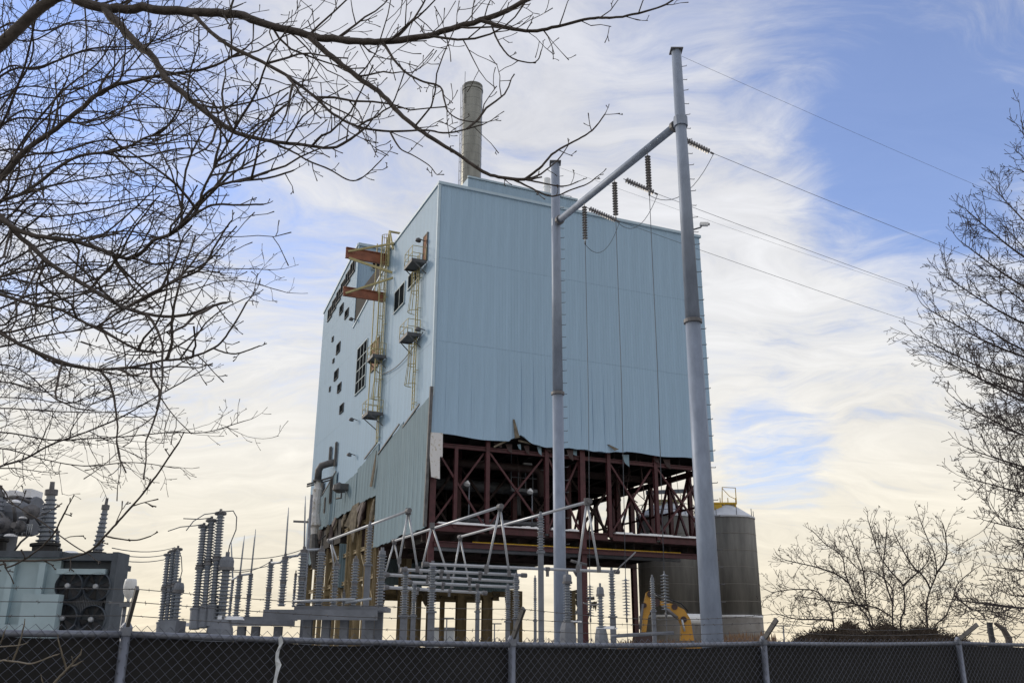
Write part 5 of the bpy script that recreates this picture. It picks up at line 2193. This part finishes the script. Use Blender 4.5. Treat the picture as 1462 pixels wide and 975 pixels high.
for (lst, Ya, Yb, ra, rb, tz, sp, tl) in LIMBS:
    pts = px_limb(lst, Ya, Yb) if tz is not None else fork(T1, lst, Yb)
    r0, r1 = wpx(ra, pts[0]), wpx(rb, pts[-1])
    if tz is not None:
        base = Vector((-5.35, 6.5, tz))
        mid = (base + pts[0]) / 2 + Vector((0, 0, -.12))
        pts = [base, mid] + pts
        r0 *= 1.15
    T1.limb(pts, r0, r1, t1, M_BARK, sp, tl, view=VIEW, up=.09, density=.95, kink=.22, maxlev=2, rmin=.0026)
    if lst[0][0] < 445 and lst[-1][1] < 520 and len(lst) > 5:
        sm_ = catmull(pts, 4)
        for q_ in range(int(len(sm_) * .42)):
            k_ = T1.r.randrange(len(sm_) // 5, len(sm_) - 2)
            tg_ = (sm_[k_ + 1] - sm_[k_]).normalized()
            dd_, ll_ = T1.side(tg_, VIEW, (25, 60)), T1.r.uniform(.4, 1.0)
            ex_, ey_ = topx(sm_[k_] + dd_ * ll_ * 1.05 + Vector((0, 0, .1)))
            if ex_ > (330 if ey_ > 225 else 540 if ey_ > 90 else 800):
                continue
            T1.twig(sm_[k_], dd_, ll_, T1.r.uniform(.006, .011), 0, .07, 0, VIEW, True, .2, 5, .75, 2, .0026)
o = T1.tw.build('twigs', M_BARK, t1)
o['kind'] = 'stuff'
# pale low shoots in front of the fence
T1b = Tree(5)
tb = empty('shrub', (-2.7, 4.9, 0), 'pale bare shoots in front of the fence at the lower left', 'shrub')
for lst, ra, rb in (([(-60, 1120), (-30, 1010), (-5, 948), (20, 944), (45, 947), (70, 938), (81, 934)], 2.2, 1.0), ([(18, 944), (27, 920), (35, 890)], 1.4, .9), ([(-5, 925), (2, 915), (7, 900)], 1.2, .8), ([(0, 923), (25, 921), (38, 918)], 1.0, .6), ([(28, 1090), (60, 1000), (80, 972), (95, 956), (105, 945), (115, 933)], 3.4, 1.2), ([(95, 956), (89, 935), (83, 913)], 1.7, 1.0), ([(99, 951), (108, 949), (116, 944)], 1.5, .9), ([(55, 1010), (62, 985), (60, 970)], 1.3, .9)):
    pts = px_limb(lst, 4.9, 4.75)
    T1b.limb(pts, wpx(ra, pts[0]), wpx(rb, pts[-1]), tb, M_BARKPALE, .5, .06, view=VIEW, up=.05, maxlev=0, rmin=.0016)
o = T1b.tw.build('twigs', M_BARKPALE, tb)
o['kind'] = 'stuff'

# --- second tree on the left, farther back, with finer twigs
T2 = Tree(23)
t2 = empty('bare_tree', (-10.5, 13, 0), 'finer twigged bare tree farther back at the left edge', 'tree')
trunk = [Vector((-10.5, 13, -.1)), Vector((-10.4, 13, 2)), Vector((-10.2, 12.9, 4.5)), Vector((-10.0, 12.9, 7.5)), Vector((-9.8, 12.8, 11)), Vector((-9.7, 12.8, 14))]
MB().tube(catmull(trunk, 4), [.27 - .010 * i for i in range(21)], 12).build('trunk', M_BARKR, t2)
L2 = [
    ([(-90, 700), (0, 666), (36, 655), (72, 635), (122, 617), (176, 594), (215, 571), (266, 542), (290, 528)], 2.6, .8, 2.8),
    ([(-90, 620), (0, 617), (72, 628), (126, 626), (180, 623), (244, 617), (294, 617), (348, 601)], 1.9, .6, 3.0),
    ([(-90, 590), (0, 583), (72, 587), (165, 588), (201, 578)], 1.8, .6, 3.4),
    ([(-90, 640), (0, 640), (60, 655), (120, 665), (190, 660), (250, 668)], 1.6, .6, 2.7),
    ([(-90, 560), (0, 545), (60, 560), (110, 545), (150, 520)], 1.8, .6, 3.7),
    ([(-90, 470), (0, 440), (50, 420), (110, 418), (170, 400), (230, 375), (310, 390)], 2.6, .7, 4.6),
    ([(-90, 420), (0, 380), (60, 350), (120, 340), (180, 330), (250, 345)], 2.8, .8, 5.0),
    ([(-90, 500), (0, 495), (60, 480), (120, 470), (180, 455), (260, 420), (330, 400), (400, 415)], 2.4, .6, 4.3),
    ([(-90, 380), (0, 320), (50, 275), (100, 260), (160, 250), (220, 240)], 3.0, .8, 5.6),
    ([(-90, 330), (0, 250), (40, 190), (90, 130), (140, 90), (170, 40)], 3.2, .9, 6.2),
    ([(-90, 300), (-10, 200), (30, 110), (50, 30), (60, -40)], 3.4, 1.0, 6.6),
    ([(-90, 280), (0, 180), (60, 170), (120, 175), (190, 150), (260, 160)], 2.8, .8, 6.4),
    ([(-90, 220), (0, 110), (60, 95), (130, 70), (210, 65), (280, 40)], 2.8, .8, 7.2),
    ([(-90, 160), (0, 40), (60, 45), (110, 30), (160, 35)], 2.6, .8, 7.8),
    ([(-90, 520), (0, 520), (40, 535), (90, 575), (140, 560), (200, 545)], 1.8, .6, 3.9),
    ([(-90, 450), (0, 400), (60, 405), (130, 385), (200, 395), (250, 360)], 2.4, .7, 4.8),
    ([(-90, 350), (0, 300), (60, 310), (140, 300), (210, 285), (280, 310)], 2.6, .7, 5.4),
    ([(-90, 260), (0, 215), (70, 220), (150, 200), (230, 205), (300, 180), (360, 190)], 2.4, .7, 6.6),
    ([(-90, 230), (0, 140), (80, 140), (160, 110), (260, 115)], 2.4, .7, 7.0),
]
for (lst, ra, rb, tz) in list(L2):
    if lst[1][1] < 560:
        ox, oy = T2.r.uniform(-30, 30), T2.r.uniform(-28, 28)
        L2.append(([(x + ox * (i > 0) + T2.r.uniform(-14, 14), y + oy + T2.r.uniform(-14, 14)) for i, (x, y) in enumerate(lst)], ra * .7, rb, tz + .2))
for (lst, ra, rb, tz) in L2:
    pts = px_limb(lst, 12.6, 11.0 + T2.r.uniform(-.8, .8))
    base = Vector((-10.2, 12.95, max(.8, tz)))
    pts = [base, (base + pts[0]) / 2] + pts
    T2.limb(pts, wpx(ra, pts[2]), wpx(rb, pts[-1]), t2, M_BARKR, .15, .85, view=VIEW, up=.07, density=.85, kink=.2, maxlev=2, start=.3, rmin=.0026)
o = T2.tw.build('twigs', M_BARKR, t2)
o['kind'] = 'stuff'

# --- tree on the right edge
T3 = Tree(31)
p = P(1720, 900, 27)
t3 = empty('bare_tree', (p.x, 27, 0), 'bare tree with dense upswept twigs at the right edge', 'tree')
tx = p.x
trunk = [Vector((tx, 27, -.1)), Vector((tx - .1, 27, 3)), Vector((tx - .2, 27, 7)), Vector((tx - .2, 27, 11)), Vector((tx - .3, 27, 15)), Vector((tx - .3, 27, 19))]
MB().tube(catmull(trunk, 4), [.36 - .014 * i for i in range(21)], 12).build('trunk', M_BARKR, t3)
tips = [(1440, 190), (1455, 230), (1400, 270), (1362, 302), (1420, 330), (1352, 345), (1390, 390), (1330, 395), (1303, 440), (1360, 450), (1292, 480), (1310, 505), (1345, 520), (1400, 540), (1352, 575), (1385, 600), (1362, 640), (1395, 655), (1372, 685), (1420, 700), (1395, 745), (1430, 770), (1405, 810), (1385, 860), (1430, 850), (1340, 855), (1455, 420), (1450, 600), (1440, 500), (1470, 300)]
for k, (x, y) in enumerate(tips):
    drop = 40 + (850 - y) * .22 if y < 600 else 60 - (y - 600) * .35
    zb_ = max(1.6, zat(1640, y + drop, 27))
    Yt = 27 + T3.r.uniform(-3.0, 3.0)
    end = P(x + 20, y, Yt)
    base = Vector((tx - .15, 27, zb_))
    d = end - base
    mid1 = base + d * .35 + Vector((0, 0, -.02 * d.length))
    mid2 = base + d * .7 + Vector((0, 0, -.045 * d.length))
    T3.limb([base, mid1, mid2, end], .07, .014, t3, M_BARKR, .13, 1.5, view=VIEW, up=.11, density=.9, kink=.13, maxlev=2, start=.28, rmin=.0068)
o = T3.tw.build('twigs', M_BARKR, t3)
o['kind'] = 'stuff'

# --- leafy multi-stem tree over the brush mound


def z5(lst):
    return [(1080 + x / 3.545, 700 + y / 3.545) for x, y in lst]


T4 = Tree(41)
YM = 38.0
p = P(1265, 890, YM)
t4 = empty('bare_tree', (p.x, YM, 0), 'spreading many stemmed tree with a few dead leaves behind the fence', 'tree')
ST = [[(390, 690), (380, 600), (340, 540), (290, 505), (190, 500), (80, 515)], [(580, 690), (520, 590), (480, 500), (450, 420), (430, 330), (350, 270), (300, 220)],
      [(460, 480), (400, 430), (300, 390), (160, 355)], [(590, 690), (570, 620), (555, 560), (545, 430), (520, 350), (470, 230)],
      [(690, 690), (690, 520), (650, 450), (590, 410), (520, 400), (460, 340)], [(730, 690), (750, 600), (740, 480), (680, 410), (620, 320), (590, 230), (565, 150)],
      [(750, 470), (820, 410), (860, 370), (870, 340)], [(870, 720), (860, 580), (880, 500), (910, 420), (900, 320), (860, 230), (825, 140)],
      [(900, 720), (960, 630), (1000, 530), (1020, 470), (1100, 400)], [(690, 560), (660, 480), (640, 400), (650, 300), (660, 220)],
      [(880, 500), (850, 440), (790, 380), (740, 300), (700, 220)], [(910, 420), (960, 340), (960, 250), (950, 190)], [(560, 600), (480, 570), (380, 560), (250, 540)],
      [(380, 660), (300, 655), (200, 650), (110, 625)], [(700, 650), (620, 600), (520, 580), (420, 600)], [(800, 700), (820, 640), (850, 590)], [(1000, 530), (1090, 600), (1180, 610), (1290, 640)]]
for k, lst in enumerate(ST):
    Yb = YM + T4.r.uniform(-1.6, 1.6)
    pts = px_limb(z5(lst), YM + T4.r.uniform(-.4, .4), Yb) if k in (0, 1, 3, 4, 5, 7, 8) else fork(T4, z5(lst), Yb)
    if k in (0, 1, 3, 4, 5, 7, 8):
        pts = [Vector((pts[0].x, pts[0].y, 0))] + pts
    T4.limb(pts, wpx(1.9 if k in (1, 4, 5, 7) else 1.4, pts[0]), wpx(.6, pts[-1]), t4, M_BARKR, .13, 1.25, view=VIEW, up=.10, density=.8, kink=.22, maxlev=2, rmin=.0065)
tips4 = T4.tw.v[:]
o = T4.tw.build('twigs', M_BARKR, t4)
o['kind'] = 'stuff'
m_ = MB()
rl = random.Random(3)
for k in range(1500):
    v = Vector(rl.choice(tips4))
    if v.z < 3.0 and rl.random() < .6:
        continue
    a = Vector((rl.gauss(0, 1), rl.gauss(0, 1), rl.gauss(0, 1))).normalized() * rl.uniform(.04, .09)
    b = a.orthogonal().normalized() * rl.uniform(.03, .05)
    v = v + Vector((0, 0, -.03))
    m_.add([v, v + a * .5 + b, v + a, v + a * .5 - b], [(0, 1, 2, 3)])
o = m_.build('leaves', M_LEAF, t4)
o['kind'] = 'stuff'
# brush mound


def heap(px):
    return max(.12, math.exp(-((px - 1213) / 22) ** 2) * .98, math.exp(-((px - 1268) / 34) ** 2) * .86, math.exp(-((px - 1315) / 40) ** 2) * .70, math.exp(-((px - 1180) / 38) ** 2) * .55) + .13 * mnoise.noise((px * .11, 3.7, 0))


m_ = MB()
rb_ = random.Random(9)
for k in range(9000):
    u_ = rb_.uniform(0, 1)
    px = 1135 + 245 * u_
    hz_ = heap(px)
    top = 915 - 27 * hz_
    y_ = YM + rb_.uniform(-1.5, 1.5)
    q = P(px, 912, y_)
    zt2 = zat(px, top, y_)
    z = rb_.uniform(.1, 1) ** .6 * zt2
    d = Vector((rb_.gauss(0, 1), rb_.gauss(0, .6), rb_.gauss(0, .8))).normalized() * rb_.uniform(.15, .8)
    a = Vector((q.x, y_, z))
    w_ = d.cross(Vector((0, 1, .3))).normalized() * rb_.uniform(.006, .02)
    m_.add([a - d / 2 - w_, a - d / 2 + w_, a + d / 2 + w_ * .4, a + d / 2 - w_ * .4], [(0, 1, 2, 3)])
# earthen core of the heap
nx_ = 40
core = []
for i in range(nx_ + 1):
    px = 1130 + 255 * i / nx_
    hz_ = heap(px)
    for j, (dy, q_) in enumerate(((-2.2, 0), (-1.1, .8), (0, 1.0), (1.1, .8), (2.2, 0))):
        zt2 = zat(px, 918 - 26 * hz_ + rb_.uniform(-1.5, 1.5), YM) * q_
        core.append((P(px, 912, YM).x, YM + dy, max(0, zt2)))
m_.add(core, [(i * 5 + j, i * 5 + j + 1, (i + 1) * 5 + j + 1, (i + 1) * 5 + j) for i in range(nx_) for j in range(4)], True)
o = m_.build('brush_heap', M_BRUSH)
tag(o, 'dark heap of dead brush under the many stemmed tree', 'brush', kind='stuff')
# dry reeds at the foot of the silos
m_ = MB()
for k in range(2600):
    px = rb_.uniform(880, 1160)
    y_ = rb_.uniform(68, 78)
    q = P(px, 912, y_)
    hh = rb_.uniform(1.4, 3.1) * (1 if 1030 < px < 1100 else .82)
    d = Vector((rb_.gauss(0, .12), rb_.gauss(0, .12), 1)) * hh
    w_ = Vector((rb_.uniform(.02, .05), 0, 0))
    a = Vector((q.x, y_, 0))
    m_.add([a - w_, a + w_, a + d * .8 + w_ * 1.6 + Vector((d.x * .3, 0, 0)), a + d], [(0, 1, 2, 3)])
o = m_.build('dry_reeds', M_REED)
tag(o, 'dry reddish reeds at the foot of the silos', 'reeds', kind='stuff')
# small black stump and stick behind the fence on the right
q = P(1415, 905, 20)
t = empty('broken_post', (q.x, 20, 0), 'dark broken post with leaning branch behind the fence at right', 'post')
MB().tube([(q.x, 20, 0), (q.x, 20, zat(1415, 888, 20))], [.07, .06], 8).build('post', M_BLACK, t)
MB().tube([P(1420, 889, 20), P(1432, 897, 20), P(1440, 911, 20), P(1442, 930, 20)], [.03, .06, .07, .07], 7).build('branch', M_BARK, t)

# ------------------------------------------------------------------ far horizon
m_ = MB()
rf = random.Random(17)
for k in range(15000):
    x = rf.uniform(-420, 460)
    y = rf.uniform(290, 330)
    hh = 3.2 + 2.0 * mnoise.noise((x * .02, 1.3, 0)) + 1.6 * mnoise.noise((x * .09, 4.1, 0))
    z = rf.uniform(0, 1) ** .8 * hh
    d = Vector((rf.gauss(0, .5), rf.gauss(0, .3), rf.uniform(.3, 1))).normalized() * rf.uniform(.5, 1.2)
    w_ = Vector((rf.uniform(.08, .25), 0, 0))
    a = Vector((x, y, z))
    m_.add([a - w_, a + w_, a + d], [(0, 1, 2)])
o = m_.build('far_treeline', M_FARTREE)
tag(o, 'low grey line of distant bare trees on the horizon', 'treeline', kind='stuff')
for (px, yt, lab) in ((638, 882, 'distant thin lamp post seen between the tan columns'), (706, 890, 'distant lamp post left of the central fence post'), (1118, 893, 'distant lamp post right of the silos')):
    q = P(px, yt, 160)
    t = empty('lamp_post', (q.x, 160, 0), lab, 'lamp post', 'distant lamp posts')
    MB().tube([(q.x, 160, 0), (q.x, 160, q.z)], .12, 6).build('post', M_STEELG, t)
    MB().bar((q.x - 1.2, 160, q.z), (q.x + 1.2, 160, q.z), .25, .18).build('lamp_head', M_STEELG, t)
q = P(636, 898, 200)
t = empty('water_tower', (q.x, 200, 0), 'distant pale box shaped building seen between the tan columns', 'building')
t.name = 'distant_building'
MB().box((q.x - 2.4, 200, 0), (q.x + 1.6, 206, q.z)).build('wall', M_FARB, t)
MB().box((q.x - 2.7, 199.7, q.z), (q.x + 1.9, 206.3, q.z + .4)).build('roof', M_STEELG, t)
